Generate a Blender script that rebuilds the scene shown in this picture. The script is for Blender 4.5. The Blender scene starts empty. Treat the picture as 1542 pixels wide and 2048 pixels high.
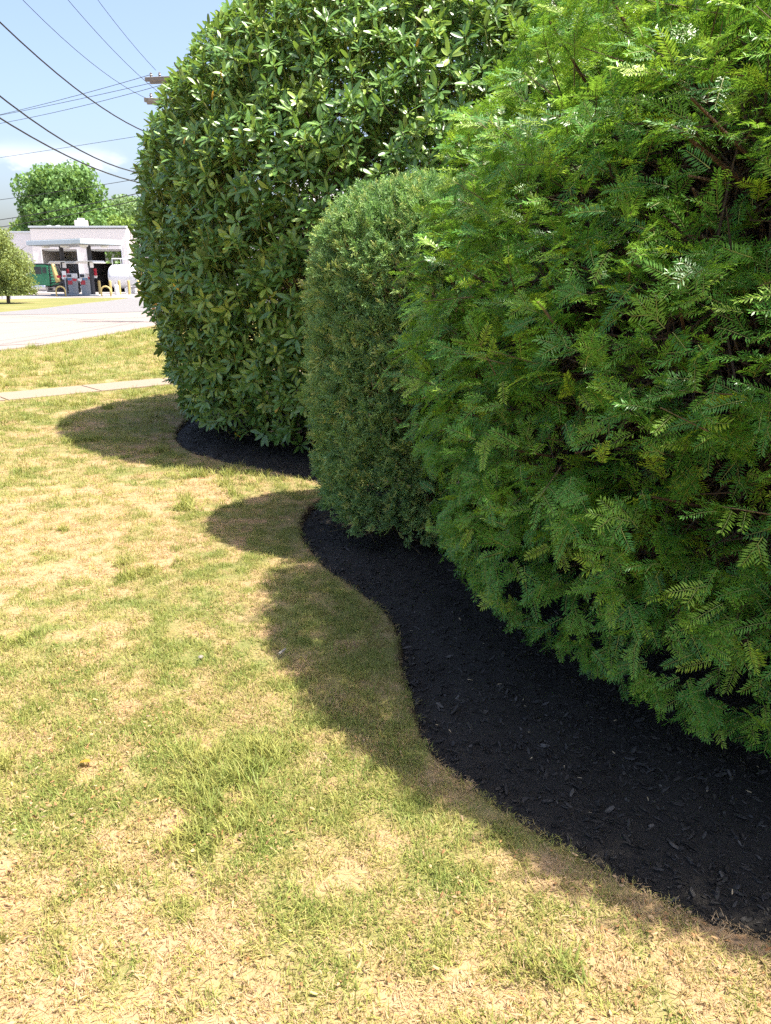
import bpy, math, random
import numpy as np
from mathutils import Vector, Matrix

random.seed(7); rng = np.random.default_rng(7)
R = math.radians
sc = bpy.context.scene
col = sc.collection

# ------------------------------------------------------------------ camera
cam_d = bpy.data.cameras.new('camera'); cam = bpy.data.objects.new('camera', cam_d); col.objects.link(cam)
cam.location = (0, 0, 1.6); cam.rotation_euler = (R(73), 0, 0)
cam_d.sensor_fit = 'VERTICAL'; cam_d.sensor_height = 24; cam_d.lens = 1547 / 2048 * 24
cam_d.clip_start = 0.05; cam_d.clip_end = 4000
sc.camera = cam
CAM = np.array([0, 0, 1.6])

# ------------------------------------------------------------------ sky, sun, exposure
SUN_EL, SUN_AZ = R(66.5), R(97)           # azimuth from +Y towards +X
w = bpy.data.worlds.new('World'); sc.world = w; w.use_nodes = True
nt = w.node_tree; nt.nodes.clear()
def N(tree, t, **kw):
    n = tree.nodes.new(t)
    for k, v in kw.items():
        if k == 'i':
            for a, b in v.items(): n.inputs[a].default_value = b
        else: setattr(n, k, v)
    return n
out = N(nt, 'ShaderNodeOutputWorld'); bg = N(nt, 'ShaderNodeBackground', i={'Strength': 0.085})
sky = N(nt, 'ShaderNodeTexSky', sky_type='NISHITA', sun_disc=False, sun_elevation=SUN_EL, sun_rotation=SUN_AZ,
        air_density=1.0, dust_density=4.0, ozone_density=2.0, altitude=50)
# fair-weather cloud puffs low over the horizon, all the way round
tc = N(nt, 'ShaderNodeTexCoord'); sx = N(nt, 'ShaderNodeSeparateXYZ')
nt.links.new(tc.outputs['Generated'], sx.inputs[0])
mp = N(nt, 'ShaderNodeMapping', i={'Scale': (1, 1, 2.0), 'Location': (0.31, 0.12, 0.0)})
nt.links.new(tc.outputs['Generated'], mp.inputs[0])
nz = N(nt, 'ShaderNodeTexNoise', i={'Scale': 7.0, 'Detail': 7.0, 'Roughness': 0.52})
nt.links.new(mp.outputs[0], nz.inputs['Vector'])
rp = N(nt, 'ShaderNodeMapRange', interpolation_type='SMOOTHSTEP', i={'From Min': 0.545, 'From Max': 0.66})
nt.links.new(nz.outputs['Fac'], rp.inputs['Value'])
hb = N(nt, 'ShaderNodeMapRange', interpolation_type='SMOOTHSTEP', i={'From Min': 0.145, 'From Max': 0.09})
nt.links.new(sx.outputs['Z'], hb.inputs['Value'])
mm = N(nt, 'ShaderNodeMath', operation='MULTIPLY'); nt.links.new(rp.outputs[0], mm.inputs[0]); nt.links.new(hb.outputs[0], mm.inputs[1])
mx = N(nt, 'ShaderNodeMix', data_type='RGBA'); mx.inputs['B'].default_value = (6.2, 5.9, 5.95, 1)
nt.links.new(mm.outputs[0], mx.inputs['Factor']); wb = N(nt, 'ShaderNodeMix', data_type='RGBA', blend_type='MULTIPLY', i={'Factor': 1.0}); wb.inputs['B'].default_value = (1.0, 0.97, 1.0, 1)   # white balance of the whole sky
nt.links.new(sky.outputs[0], wb.inputs['A']); nt.links.new(wb.outputs['Result'], mx.inputs['A'])
nt.links.new(mx.outputs['Result'], bg.inputs['Color']); nt.links.new(bg.outputs[0], out.inputs[0])

sun_d = bpy.data.lights.new('sun', 'SUN'); sun = bpy.data.objects.new('sun', sun_d); col.objects.link(sun)
sun_d.energy = 3.4; sun_d.angle = R(0.53); sun_d.color = (1.0, 0.93, 0.82)
sdir = Vector((math.sin(SUN_AZ) * math.cos(SUN_EL), math.cos(SUN_AZ) * math.cos(SUN_EL), math.sin(SUN_EL)))
sun.rotation_euler = sdir.to_track_quat('Z', 'Y').to_euler(); sun.location = (10, 8, 20)
vs = sc.view_settings; vs.view_transform = 'Standard'; vs.look = 'None'; vs.gamma = 1; vs.use_curve_mapping = False
vs.exposure = 1.92
sc.cycles.use_denoising = False; sc.cycles.max_bounces = 5; sc.cycles.use_adaptive_sampling = True; sc.cycles.adaptive_threshold = 0.012; sc.cycles.adaptive_min_samples = 40
sc.cycles.diffuse_bounces = 3; sc.cycles.transmission_bounces = 3; sc.cycles.glossy_bounces = 2

# ------------------------------------------------------------------ helpers: tagging
def tag(o, label=None, cat=None, group=None, kind=None):
    for k, v in (('label', label), ('category', cat), ('group', group), ('kind', kind)):
        if v: o[k] = v
    return o
def empty(name, loc, rz=0.0):
    o = bpy.data.objects.new(name, None); o.location = loc; o.rotation_euler.z = rz
    o.empty_display_size = 0.1; col.objects.link(o); return o
def link(name, me, mat=None, parent=None, loc=None, rot=None, scale=None):
    o = bpy.data.objects.new(name, me); col.objects.link(o)
    if mat is not None and len(me.materials) == 0: me.materials.append(mat)
    if parent is not None: o.parent = parent
    if loc is not None: o.location = loc
    if rot is not None: o.rotation_euler = rot
    if scale is not None: o.scale = (scale,) * 3 if isinstance(scale, (int, float)) else scale
    return o

# ------------------------------------------------------------------ helpers: materials
def mat(name):
    m = bpy.data.materials.new(name); m.use_nodes = True; t = m.node_tree; t.nodes.clear()
    return m, t, N(t, 'ShaderNodeOutputMaterial')
def plain(name, rgb, rough=0.6, var=0.12, scale=6.0, metal=0.0, bump=0.0, spec=0.4):
    """painted or worn surface: base colour broken up by two noises, roughness varied"""
    m, t, o = mat(name)
    p = N(t, 'ShaderNodeBsdfPrincipled', i={'Metallic': metal, 'Specular IOR Level': spec})
    g = N(t, 'ShaderNodeNewGeometry')
    a = N(t, 'ShaderNodeTexNoise', i={'Scale': scale, 'Detail': 6.0, 'Roughness': 0.65}); t.links.new(g.outputs['Position'], a.inputs['Vector'])
    c = N(t, 'ShaderNodeMix', data_type='RGBA'); c.inputs['A'].default_value = tuple(v * (1 - var) for v in rgb) + (1,)
    c.inputs['B'].default_value = tuple(min(1, v * (1 + var)) for v in rgb) + (1,)
    t.links.new(a.outputs['Fac'], c.inputs['Factor']); t.links.new(c.outputs['Result'], p.inputs['Base Color'])
    r = N(t, 'ShaderNodeMapRange', i={'To Min': max(0.02, rough - 0.12), 'To Max': min(1, rough + 0.12)})
    t.links.new(a.outputs['Fac'], r.inputs['Value']); t.links.new(r.outputs[0], p.inputs['Roughness'])
    if bump:
        b = N(t, 'ShaderNodeBump', i={'Strength': bump, 'Distance': 0.02}); t.links.new(a.outputs['Fac'], b.inputs['Height']); t.links.new(b.outputs[0], p.inputs['Normal'])
    t.links.new(p.outputs[0], o.inputs[0]); return m
def leafmat(name, ramp, trans=0.35, tcol=(0.3, 0.5, 0.05), rough=0.4, spec=0.5, rib=None, under=None, attr=None):
    """leaf: colour picked per piece from a ramp, front gloss, light shining through"""
    m, t, o = mat(name)
    if attr:
        src = N(t, 'ShaderNodeAttribute', attribute_type='INSTANCER', attribute_name=attr).outputs['Fac']
    else:
        src = N(t, 'ShaderNodeObjectInfo').outputs['Random']
    cr = N(t, 'ShaderNodeValToRGB'); e = cr.color_ramp.elements
    while len(e) < len(ramp): e.new(0.5)
    for k, (pos, rgb) in enumerate(ramp): e[k].position = pos; e[k].color = (*rgb, 1)
    t.links.new(src, cr.inputs[0]); c = cr.outputs[0]
    va = N(t, 'ShaderNodeAttribute', attribute_name='age')       # older pieces darker green, young tips lighter: a property of the leaf
    hv = N(t, 'ShaderNodeHueSaturation'); vr = N(t, 'ShaderNodeMapRange', i={'To Min': 0.78, 'To Max': 1.35})
    t.links.new(va.outputs['Fac'], vr.inputs['Value']); t.links.new(vr.outputs[0], hv.inputs['Value']); t.links.new(c, hv.inputs['Color']); c = hv.outputs[0]
    if rib:
        ra = N(t, 'ShaderNodeAttribute', attribute_name='rib'); rr = N(t, 'ShaderNodeMapRange', i={'From Min': 0.8, 'From Max': 0.98})
        t.links.new(ra.outputs['Fac'], rr.inputs['Value'])
        x = N(t, 'ShaderNodeMix', data_type='RGBA'); x.inputs['B'].default_value = (*rib, 1)
        t.links.new(rr.outputs[0], x.inputs['Factor']); t.links.new(c, x.inputs['A']); c = x.outputs['Result']
    if under:
        g = N(t, 'ShaderNodeNewGeometry'); x = N(t, 'ShaderNodeMix', data_type='RGBA'); x.inputs['B'].default_value = (*under, 1)
        t.links.new(g.outputs['Backfacing'], x.inputs['Factor']); t.links.new(c, x.inputs['A']); c = x.outputs['Result']
    p = N(t, 'ShaderNodeBsdfPrincipled', i={'Roughness': rough, 'Specular IOR Level': spec}); t.links.new(c, p.inputs['Base Color'])
    tr = N(t, 'ShaderNodeBsdfTranslucent')
    tm = N(t, 'ShaderNodeMix', data_type='RGBA', i={'Factor': 0.6}); tm.inputs['B'].default_value = (*tcol, 1)
    t.links.new(c, tm.inputs['A']); t.links.new(tm.outputs['Result'], tr.inputs['Color'])
    ms = N(t, 'ShaderNodeMixShader', i={0: trans}); t.links.new(p.outputs[0], ms.inputs[1]); t.links.new(tr.outputs[0], ms.inputs[2])
    t.links.new(ms.outputs[0], o.inputs[0]); return m

# ------------------------------------------------------------------ helpers: meshes
def mesh_np(name, V, F, smooth=False, attrs=None, mats=None, midx=None):
    """V (n,3); F (m,k) same-size faces"""
    me = bpy.data.meshes.new(name); V = np.asarray(V, np.float32); F = np.asarray(F, np.int32); k = F.shape[1]
    me.vertices.add(len(V)); me.vertices.foreach_set('co', V.ravel())
    me.loops.add(F.size); me.loops.foreach_set('vertex_index', F.ravel())
    me.polygons.add(len(F)); me.polygons.foreach_set('loop_start', np.arange(0, F.size, k, dtype=np.int32))
    if smooth: me.polygons.foreach_set('use_smooth', np.ones(len(F), bool))
    for kk, a in (attrs or {}).items():
        at = me.attributes.new(kk, 'FLOAT', 'POINT'); at.data.foreach_set('value', np.asarray(a, np.float32))
    for m_ in mats or []: me.materials.append(m_)
    if midx is not None: me.polygons.foreach_set('material_index', np.asarray(midx, np.int32))
    me.update(calc_edges=True); return me
class MB:
    """collects boxes, prisms, tubes and lathes for one part"""
    def __init__(s): s.v = []; s.f = []
    def add(s, v, f):
        b = len(s.v); s.v += [tuple(q) for q in v]; s.f += [tuple(b + i for i in q) for q in f]; return s
    def box(s, x0, x1, y0, y1, z0, z1, bev=0.0, M=None):
        b = min(bev, (x1 - x0) / 2.2, (y1 - y0) / 2.2, (z1 - z0) / 2.2)
        if b <= 0:
            v = [(x, y, z) for z in (z0, z1) for x, y in ((x0, y0), (x1, y0), (x1, y1), (x0, y1))]
            f = [(0, 3, 2, 1), (4, 5, 6, 7), (0, 1, 5, 4), (1, 2, 6, 5), (2, 3, 7, 6), (3, 0, 4, 7)]
        else:
            def ring(q, z): return [(x0 + q, y0 + b, z), (x0 + b, y0 + q, z), (x1 - b, y0 + q, z), (x1 - q, y0 + b, z), (x1 - q, y1 - b, z), (x1 - b, y1 - q, z), (x0 + b, y1 - q, z), (x0 + q, y1 - b, z)]
            v = ring(b * .9, z0) + ring(0, z0 + b) + ring(0, z1 - b) + ring(b * .9, z1)
            f = [tuple(range(7, -1, -1)), tuple(range(24, 32))]
            for k in range(3):
                for i in range(8): j = (i + 1) % 8; f.append((k * 8 + i, k * 8 + j, k * 8 + 8 + j, k * 8 + 8 + i))
        if M is not None: v = [M @ Vector(q) for q in v]
        return s.add(v, f)
    def prism(s, pts, a0, a1, axis='y'):
        n = len(pts); mk = {'y': lambda p, a: (p[0], a, p[1]), 'z': lambda p, a: (p[0], p[1], a), 'x': lambda p, a: (a, p[0], p[1])}[axis]
        v = [mk(p, a0) for p in pts] + [mk(p, a1) for p in pts]
        return s.add(v, [tuple(range(n - 1, -1, -1)), tuple(range(n, 2 * n))] + [(i, (i + 1) % n, n + (i + 1) % n, n + i) for i in range(n)])
    def tube(s, pts, rad, n=8, cap=True):
        pts = [Vector(p) for p in pts]; rs = rad if isinstance(rad, (list, tuple)) else [rad] * len(pts); b = len(s.v); prev = None
        for i, p in enumerate(pts):
            d = (pts[min(i + 1, len(pts) - 1)] - pts[max(i - 1, 0)]).normalized()
            u = prev if prev is not None else (Vector((0, 0, 1)) if abs(d.z) < .9 else Vector((1, 0, 0)))
            a = d.cross(u).normalized(); e = a.cross(d).normalized(); prev = e
            for k in range(n):
                t = 2 * math.pi * k / n; s.v.append(tuple(p + (a * math.cos(t) + e * math.sin(t)) * rs[i]))
        for i in range(len(pts) - 1):
            for k in range(n):
                q = (k + 1) % n; s.f.append((b + i * n + k, b + i * n + q, b + i * n + n + q, b + i * n + n + k))
        if cap: s.f.append(tuple(b + k for k in range(n - 1, -1, -1))); s.f.append(tuple(b + (len(pts) - 1) * n + k for k in range(n)))
        return s
    def lathe(s, prof, c=(0, 0, 0), n=16, axis='z'):
        b = len(s.v)
        for r_, h in prof:
            for k in range(n):
                t = 2 * math.pi * k / n; q = {'z': (r_ * math.cos(t), r_ * math.sin(t), h), 'x': (h, r_ * math.cos(t), r_ * math.sin(t)), 'y': (r_ * math.cos(t), h, r_ * math.sin(t))}[axis]
                s.v.append((q[0] + c[0], q[1] + c[1], q[2] + c[2]))
        for i in range(len(prof) - 1):
            for k in range(n): q = (k + 1) % n; s.f.append((b + i * n + k, b + i * n + q, b + i * n + n + q, b + i * n + n + k))
        s.f.append(tuple(b + k for k in range(n - 1, -1, -1))); s.f.append(tuple(b + (len(prof) - 1) * n + k for k in range(n)))
        return s
    def mesh(s, name, smooth=False):
        me = bpy.data.meshes.new(name); me.from_pydata(s.v, [], s.f)
        if smooth:
            for p in me.polygons: p.use_smooth = True
        me.update(); return me
    def build(s, name, m, parent=None, loc=None, smooth=False, rot=None):
        return link(name, s.mesh(name, smooth), m, parent, loc, rot)

# value noise used to lay out dry patches, lumps in hedges and the like
class VN:
    def __init__(s, seed): s.g = np.random.default_rng(seed).random((64, 64, 64)).astype(np.float32)
    def __call__(s, p, scale=1.0, octv=1):
        p = np.asarray(p, float); r = 0; a = 1; tot = 0
        for o in range(octv):
            q = p * scale * 2 ** o + o * 17.3; i = np.floor(q).astype(int); f = q - i; f = f * f * (3 - 2 * f); v = 0
            for dx in (0, 1):
                for dy in (0, 1):
                    for dz in (0, 1):
                        wgt = (f[:, 0] if dx else 1 - f[:, 0]) * (f[:, 1] if dy else 1 - f[:, 1]) * (f[:, 2] if dz else 1 - f[:, 2])
                        v = v + wgt * s.g[(i[:, 0] + dx) % 64, (i[:, 1] + dy) % 64, (i[:, 2] + dz) % 64]
            r = r + a * v; tot += a; a *= .5
        return r / tot
vn = VN(3)
def nrm(a): return a / np.maximum(np.linalg.norm(a, axis=-1, keepdims=True), 1e-9)
def eulers(d, up):
    """rotation taking local +Y to d and local +Z near up"""
    d = nrm(d); x = nrm(np.cross(d, up)); z = np.cross(x, d)
    return np.stack([np.arctan2(d[:, 2], z[:, 2]), np.arcsin(np.clip(-x[:, 2], -1, 1)), np.arctan2(x[:, 1], x[:, 0])], 1)

_gn = {}
def scatter(name, base, P, E, S, idx, protos, parent=None, tone=None):
    """one object of kind stuff: small pieces set out on points by geometry nodes"""
    me = bpy.data.meshes.new(name); n = len(P); base = np.asarray(base)
    me.vertices.add(n); me.vertices.foreach_set('co', (np.asarray(P) - base).astype(np.float32).ravel())
    def put(nm, ty, key, a): me.attributes.new(nm, ty, 'POINT').data.foreach_set(key, np.ascontiguousarray(a).ravel())
    put('rot', 'FLOAT_VECTOR', 'vector', np.asarray(E, np.float32)); put('scl', 'FLOAT', 'value', np.asarray(S, np.float32))
    put('pick', 'INT', 'value', np.asarray(idx, np.int32))
    put('tone', 'FLOAT', 'value', np.asarray(tone if tone is not None else rng.random(n), np.float32))
    o = link(name, me, None, parent, None if parent else tuple(base))
    pc = bpy.data.collections.new(name + '_pieces')
    for k, (pm) in enumerate(protos):
        q = bpy.data.objects.new('%s_piece_%02d' % (name, k), pm); pc.objects.link(q)
    g = bpy.data.node_groups.new(name + '_scatter', 'GeometryNodeTree')
    g.interface.new_socket('Geometry', in_out='INPUT', socket_type='NodeSocketGeometry'); g.interface.new_socket('Geometry', in_out='OUTPUT', socket_type='NodeSocketGeometry')
    gi = N(g, 'NodeGroupInput'); go = N(g, 'NodeGroupOutput'); ip = N(g, 'GeometryNodeInstanceOnPoints')
    ci = N(g, 'GeometryNodeCollectionInfo'); ci.inputs['Collection'].default_value = pc; ci.inputs['Separate Children'].default_value = True; ci.inputs['Reset Children'].default_value = True
    def na(nm, ty): q = N(g, 'GeometryNodeInputNamedAttribute', data_type=ty); q.inputs['Name'].default_value = nm; return q.outputs['Attribute']
    ip.inputs['Pick Instance'].default_value = True
    e2r = N(g, 'FunctionNodeEulerToRotation')
    g.links.new(gi.outputs[0], ip.inputs['Points']); g.links.new(ci.outputs[0], ip.inputs['Instance'])
    g.links.new(na('pick', 'INT'), ip.inputs['Instance Index']); g.links.new(na('rot', 'FLOAT_VECTOR'), e2r.inputs[0]); g.links.new(e2r.outputs[0], ip.inputs['Rotation'])
    g.links.new(na('scl', 'FLOAT'), ip.inputs['Scale']); g.links.new(ip.outputs[0], go.inputs[0])
    md = o.modifiers.new('scatter', 'NODES'); md.node_group = g
    tag(o, kind='stuff'); return o

def project(P):
    """rough picture place of points and their distance, to know which pieces show largest"""
    q = np.asarray(P) - CAM; c, s = math.cos(R(17)), math.sin(R(17))
    f = q[:, 1] * c - q[:, 2] * s; u = q[:, 1] * s + q[:, 2] * c
    return q[:, 0] / np.maximum(f, .01) * 1547 + 771, 1024 - u / np.maximum(f, .01) * 1547, np.linalg.norm(q, axis=1)

# ================================================================== THE SETTING
BED_PTS = [(1.45, 1.44), (0.98, 1.56), (0.87, 1.61), (0.76, 1.68), (0.63, 1.79), (0.49, 1.93), (0.35, 2.09), (0.22, 2.26), (0.14, 2.46), (0.11, 2.70), (0.07, 2.99),
           (0.07, 3.22), (0.02, 3.50), (-0.14, 3.81), (-0.35, 4.19), (-0.49, 4.58), (-0.55, 4.83), (-0.57, 5.16), (-0.52, 5.47), (-0.44, 5.75), (-0.50, 5.98),
           (-0.63, 6.17), (-0.90, 6.40), (-1.20, 6.63), (-1.46, 6.83), (-1.74, 7.09), (-2.0, 7.5), (-2.18, 7.94), (-2.28, 8.5), (-2.3, 9.2), (-2.1, 10.2), (-1.5, 11.3),
           (-0.4, 12.0), (1.2, 12.3), (3.0, 11.7), (4.3, 10.0), (4.9, 7.5), (5.1, 5.0), (4.7, 2.9), (3.6, 1.75), (2.4, 1.4)]
def smooth_loop(p, k=5):
    p = np.array(p, float); n = len(p); o = []
    for i in range(n):
        a, b, c, d = p[i - 1], p[i], p[(i + 1) % n], p[(i + 2) % n]
        for j in range(k):
            t = j / k; o.append(.5 * (2 * b + (c - a) * t + (2 * a - 5 * b + 4 * c - d) * t * t + (3 * b - a - 3 * c + d) * t ** 3))
    return np.array(o)
BED = smooth_loop(BED_PTS)
def sdist(P, poly):
    """signed distance to a closed outline, negative inside"""
    P = np.asarray(P, float)[:, :2]; D = np.full(len(P), 1e9); ins = np.zeros(len(P), bool)
    for i in range(len(poly)):
        a = poly[i]; b = poly[(i + 1) % len(poly)]; ab = b - a; t = np.clip(((P - a) @ ab) / (ab @ ab + 1e-12), 0, 1)
        D = np.minimum(D, ((P - a - t[:, None] * ab) ** 2).sum(1))
        c = ((a[1] > P[:, 1]) != (b[1] > P[:, 1])); ins ^= c & (P[:, 0] < ab[0] * (P[:, 1] - a[1]) / (ab[1] + 1e-12 * (ab[1] == 0)) + a[0])
    D = np.sqrt(D); return np.where(ins, -D, D)
def z3(P): return np.c_[P[:, 0], P[:, 1], np.zeros(len(P))]
def lawn_z(P, sd):
    und = (vn(z3(P), 0.8, 2) - .5) * 0.035 + (vn(z3(P) + 9, 7.0) - .5) * 0.008
    fall = np.clip(1 - np.hypot(P[:, 0], P[:, 1] - 5) / 25, 0, 1)
    return und * fall - 0.075 * np.clip((0.012 - sd) / 0.035, 0, 1)
def dryness(P):
    q = z3(P); a = vn(q + 31, 0.75, 2); b = vn(q + 5, 3.0, 3); c = vn(q + 77, 11.0)
    t = (a - .5) * .7 + (b - .5) * 1.0 + (c - .5) * 1.1 + .50
    t = t + 0.16 * np.exp(-((P[:, 0] + 1.9) ** 2 + (P[:, 1] - 4.4) ** 2) / 2.6)          # parched middle of the lawn
    t = t - 0.30 * np.exp(-((P[:, 0] - .0) ** 2 / .5 + (P[:, 1] - 2.7) ** 2 / 1.2)) - 0.18 * np.exp(-((P[:, 0] + .7) ** 2 / .3 + (P[:, 1] - 4.8) ** 2 / .5)) - 0.18 * np.exp(-((P[:, 0] + 2.6) ** 2 / .6 + (P[:, 1] - 8.2) ** 2 / 1.5))       # greener where the hedge keeps the turf moist
    t = t + .22 * np.exp(-((P[:, 1] - 1.35) / .55) ** 2)                                    # worn turf towards the viewer
    t = t - 0.15 * (P[:, 1] > 12.5) - 0.40 * (P[:, 1] > 31)
    return np.clip(t, 0, 1)

# ground: one sheet to the horizon, fine near the bed
def axis(segs):
    o = []
    for a, b, n in segs: o += list(np.linspace(a, b, n, endpoint=False))
    return np.array(o)
gx = np.r_[-2500, -900, -400, -200, axis([(-100, -40, 12), (-40, -8, 32), (-8, -2.6, 60), (-2.6, 1.7, 170), (1.7, 6, 40), (6, 30, 12), (30, 120, 6)]), 120, 400, 900, 2500]
gy = np.r_[-1500, -300, -60, axis([(-20, 0, 10), (0, 1.2, 14), (1.2, 9.6, 300), (9.6, 13, 50), (13, 40, 60), (40, 110, 50)]), 110, 200, 400, 900, 3000]
GX, GY = np.meshgrid(gx, gy, indexing='ij'); GP = np.c_[GX.ravel(), GY.ravel()]
gsd = np.full(len(GP), 50.0); nearm = (np.abs(GP[:, 0]) < 8) & (GP[:, 1] > -1) & (GP[:, 1] < 15)
gsd[nearm] = sdist(GP[nearm], BED)
GZ = lawn_z(GP, gsd); ny = len(gy)
ii, jj = np.meshgrid(np.arange(len(gx) - 1), np.arange(ny - 1), indexing='ij'); q0 = (ii * ny + jj).ravel()
GF = np.c_[q0, q0 + ny, q0 + ny + 1, q0 + 1]
m_ground, t, o = mat('lawn soil and thatch')
p = N(t, 'ShaderNodeBsdfPrincipled', i={'Roughness': 0.95, 'Specular IOR Level': 0.15})
g = N(t, 'ShaderNodeNewGeometry'); da = N(t, 'ShaderNodeAttribute', attribute_name='dry')
n1 = N(t, 'ShaderNodeTexNoise', i={'Scale': 60.0, 'Detail': 5.0, 'Roughness': 0.7}); n2 = N(t, 'ShaderNodeTexNoise', i={'Scale': 0.6, 'Detail': 6.0, 'Roughness': 0.65})
for q in (n1, n2): t.links.new(g.outputs['Position'], q.inputs['Vector'])
ad = N(t, 'ShaderNodeMath', operation='MULTIPLY_ADD', i={1: 0.9, 2: -0.45}); t.links.new(n1.outputs['Fac'], ad.inputs[0])
a2 = N(t, 'ShaderNodeMath', operation='MULTIPLY_ADD', i={1: 0.8, 2: -0.4}); t.links.new(n2.outputs['Fac'], a2.inputs[0])
a3 = N(t, 'ShaderNodeMath', operation='ADD'); t.links.new(ad.outputs[0], a3.inputs[0]); t.links.new(a2.outputs[0], a3.inputs[1])
a4 = N(t, 'ShaderNodeMath', operation='ADD'); t.links.new(a3.outputs[0], a4.inputs[0]); t.links.new(da.outputs['Fac'], a4.inputs[1])
cr = N(t, 'ShaderNodeValToRGB'); e = cr.color_ramp.elements; e.new(0.5)
for k, (ps, rgb) in enumerate([(0.05, (0.16, 0.165, 0.055)), (0.5, (0.26, 0.21, 0.095)), (0.95, (0.36, 0.235, 0.13))]): e[k].position = ps; e[k].color = (*rgb, 1)
t.links.new(a4.outputs[0], cr.inputs[0]); sa = N(t, 'ShaderNodeAttribute', attribute_name='soil'); sm_ = N(t, 'ShaderNodeMix', data_type='RGBA'); sm_.inputs['B'].default_value = (.055, .038, .024, 1)
t.links.new(sa.outputs['Fac'], sm_.inputs['Factor']); t.links.new(cr.outputs[0], sm_.inputs['A']); t.links.new(sm_.outputs['Result'], p.inputs['Base Color'])
bm_ = N(t, 'ShaderNodeBump', i={'Strength': 0.6, 'Distance': 0.01}); t.links.new(n1.outputs['Fac'], bm_.inputs['Height']); t.links.new(bm_.outputs[0], p.inputs['Normal'])
t.links.new(p.outputs[0], o.inputs[0])
ground = link('ground', mesh_np('ground', np.c_[GP, GZ], GF, True, {'dry': dryness(GP), 'soil': np.clip((.022 - gsd) / .012, 0, 1)}), m_ground)
tag(ground, 'dry summer lawn with straw coloured patches', kind='structure')

# sheets of paving, each a few mm above the one below
def sheet(name, pts, z, m, label, th=0.05, dens=1):
    pts = [(float(a), float(b)) for a, b in pts]; mb = MB().prism(pts, z - th, z, 'z'); o = mb.build(name, m); return tag(o, label, kind='structure')
def paving(name, c0, c1, scale, rough, spots):
    m, t, o = mat(name); p = N(t, 'ShaderNodeBsdfPrincipled', i={'Roughness': rough, 'Specular IOR Level': 0.25}); g = N(t, 'ShaderNodeNewGeometry')
    a = N(t, 'ShaderNodeTexNoise', i={'Scale': scale, 'Detail': 8.0, 'Roughness': 0.7}); b = N(t, 'ShaderNodeTexNoise', i={'Scale': spots, 'Detail': 3.0})
    for q in (a, b): t.links.new(g.outputs['Position'], q.inputs['Vector'])
    mx = N(t, 'ShaderNodeMix', data_type='RGBA'); mx.inputs['A'].default_value = (*c0, 1); mx.inputs['B'].default_value = (*c1, 1)
    s = N(t, 'ShaderNodeMath', operation='MULTIPLY_ADD', i={1: 0.5, 2: 0.0}); t.links.new(a.outputs['Fac'], s.inputs[0])
    s2 = N(t, 'ShaderNodeMath', operation='MULTIPLY_ADD', i={1: 0.5}); t.links.new(b.outputs['Fac'], s2.inputs[0]); t.links.new(s.outputs[0], s2.inputs[2])
    t.links.new(s2.outputs[0], mx.inputs['Factor']); t.links.new(mx.outputs['Result'], p.inputs['Base Color'])
    bp = N(t, 'ShaderNodeBump', i={'Strength': 0.35, 'Distance': 0.01}); t.links.new(b.outputs['Fac'], bp.inputs['Height']); t.links.new(bp.outputs[0], p.inputs['Normal'])
    t.links.new(p.outputs[0], o.inputs[0]); return m
M_conc = paving('pinkish concrete', (0.22, 0.178, 0.158), (0.28, 0.235, 0.21), 0.5, 0.9, 40)
M_asph = paving('bleached asphalt', (0.155, 0.15, 0.15), (0.20, 0.195, 0.195), 0.4, 0.9, 60)
M_pad = paving('forecourt concrete', (0.23, 0.21, 0.20), (0.30, 0.275, 0.265), 0.3, 0.9, 30)
M_walk = paving('footpath concrete', (0.22, 0.17, 0.125), (0.28, 0.22, 0.165), 1.2, 0.92, 70)
M_tar = plain('tar', (0.06, 0.06, 0.06), 0.8)
near_edge = [(-13.5, 6.0), (-10.4, 12.0), (-9.2, 15.2), (-8.54, 17.44), (-8.2, 18.71), (-7.99, 20.34), (-7.81, 22.45), (-7.65, 26.05), (-6.7, 30.0), (-3.0, 34.0), (6, 36.5), (30, 38)]
mid_edge = [(30, 41.5), (6, 40.5), (-5, 38.5), (-10.91, 36.6), (-13.33, 34.23), (-16.13, 33.36), (-24, 31.0), (-45, 26)]
road = sheet('road', near_edge + mid_edge + [(-45, 6)], 0.024, M_conc, 'pale sunlit concrete road beyond the lawn')
isl_near = [(-45, 30.5), (-24, 34.2), (-17.44, 36.1), (-17.26, 39.33), (-17.6, 43), (-17.92, 46.2), (-18.06, 51.59), (-18.71, 58.39)]
side = sheet('side_road', list(reversed(mid_edge)) + [(30, 62), (-14, 62), (-18.9, 60.2)] + list(reversed(isl_near)), 0.016, M_asph, 'grey asphalt lane leading to the fuel station')
pad = sheet('forecourt', [(-18.9, 58.9), (-19.39, 59.7), (-23.63, 60.4), (-26.89, 55.94), (-45, 50), (-70, 45), (-70, 110), (30, 110), (30, 62.2), (-14, 62.2)], 0.020, M_pad, 'pale concrete forecourt of the fuel station')
seam = MB()
for k in range(2, 6):
    a, b = Vector((*mid_edge[k], 0.0285)), Vector((*mid_edge[k + 1], 0.0285)); n_ = Vector((-(b - a).y, (b - a).x, 0)).normalized() * 0.10; seam.add([a - n_, b - n_, b + n_, a + n_], [(0, 1, 2, 3)])
for (x0, y0, x1, y1) in ((-24, 17.5, -9.2, 31.5), (-15.5, 12.5, -8.35, 19.2)):
    a, b = Vector((x0, y0, 0.0285)), Vector((x1, y1, 0.0285)); n_ = Vector((-(b - a).y, (b - a).x, 0)).normalized() * 0.025; seam.add([a - n_, b - n_, b + n_, a + n_], [(0, 1, 2, 3)])
seam.build('tar_seam', M_tar, road)
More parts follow.
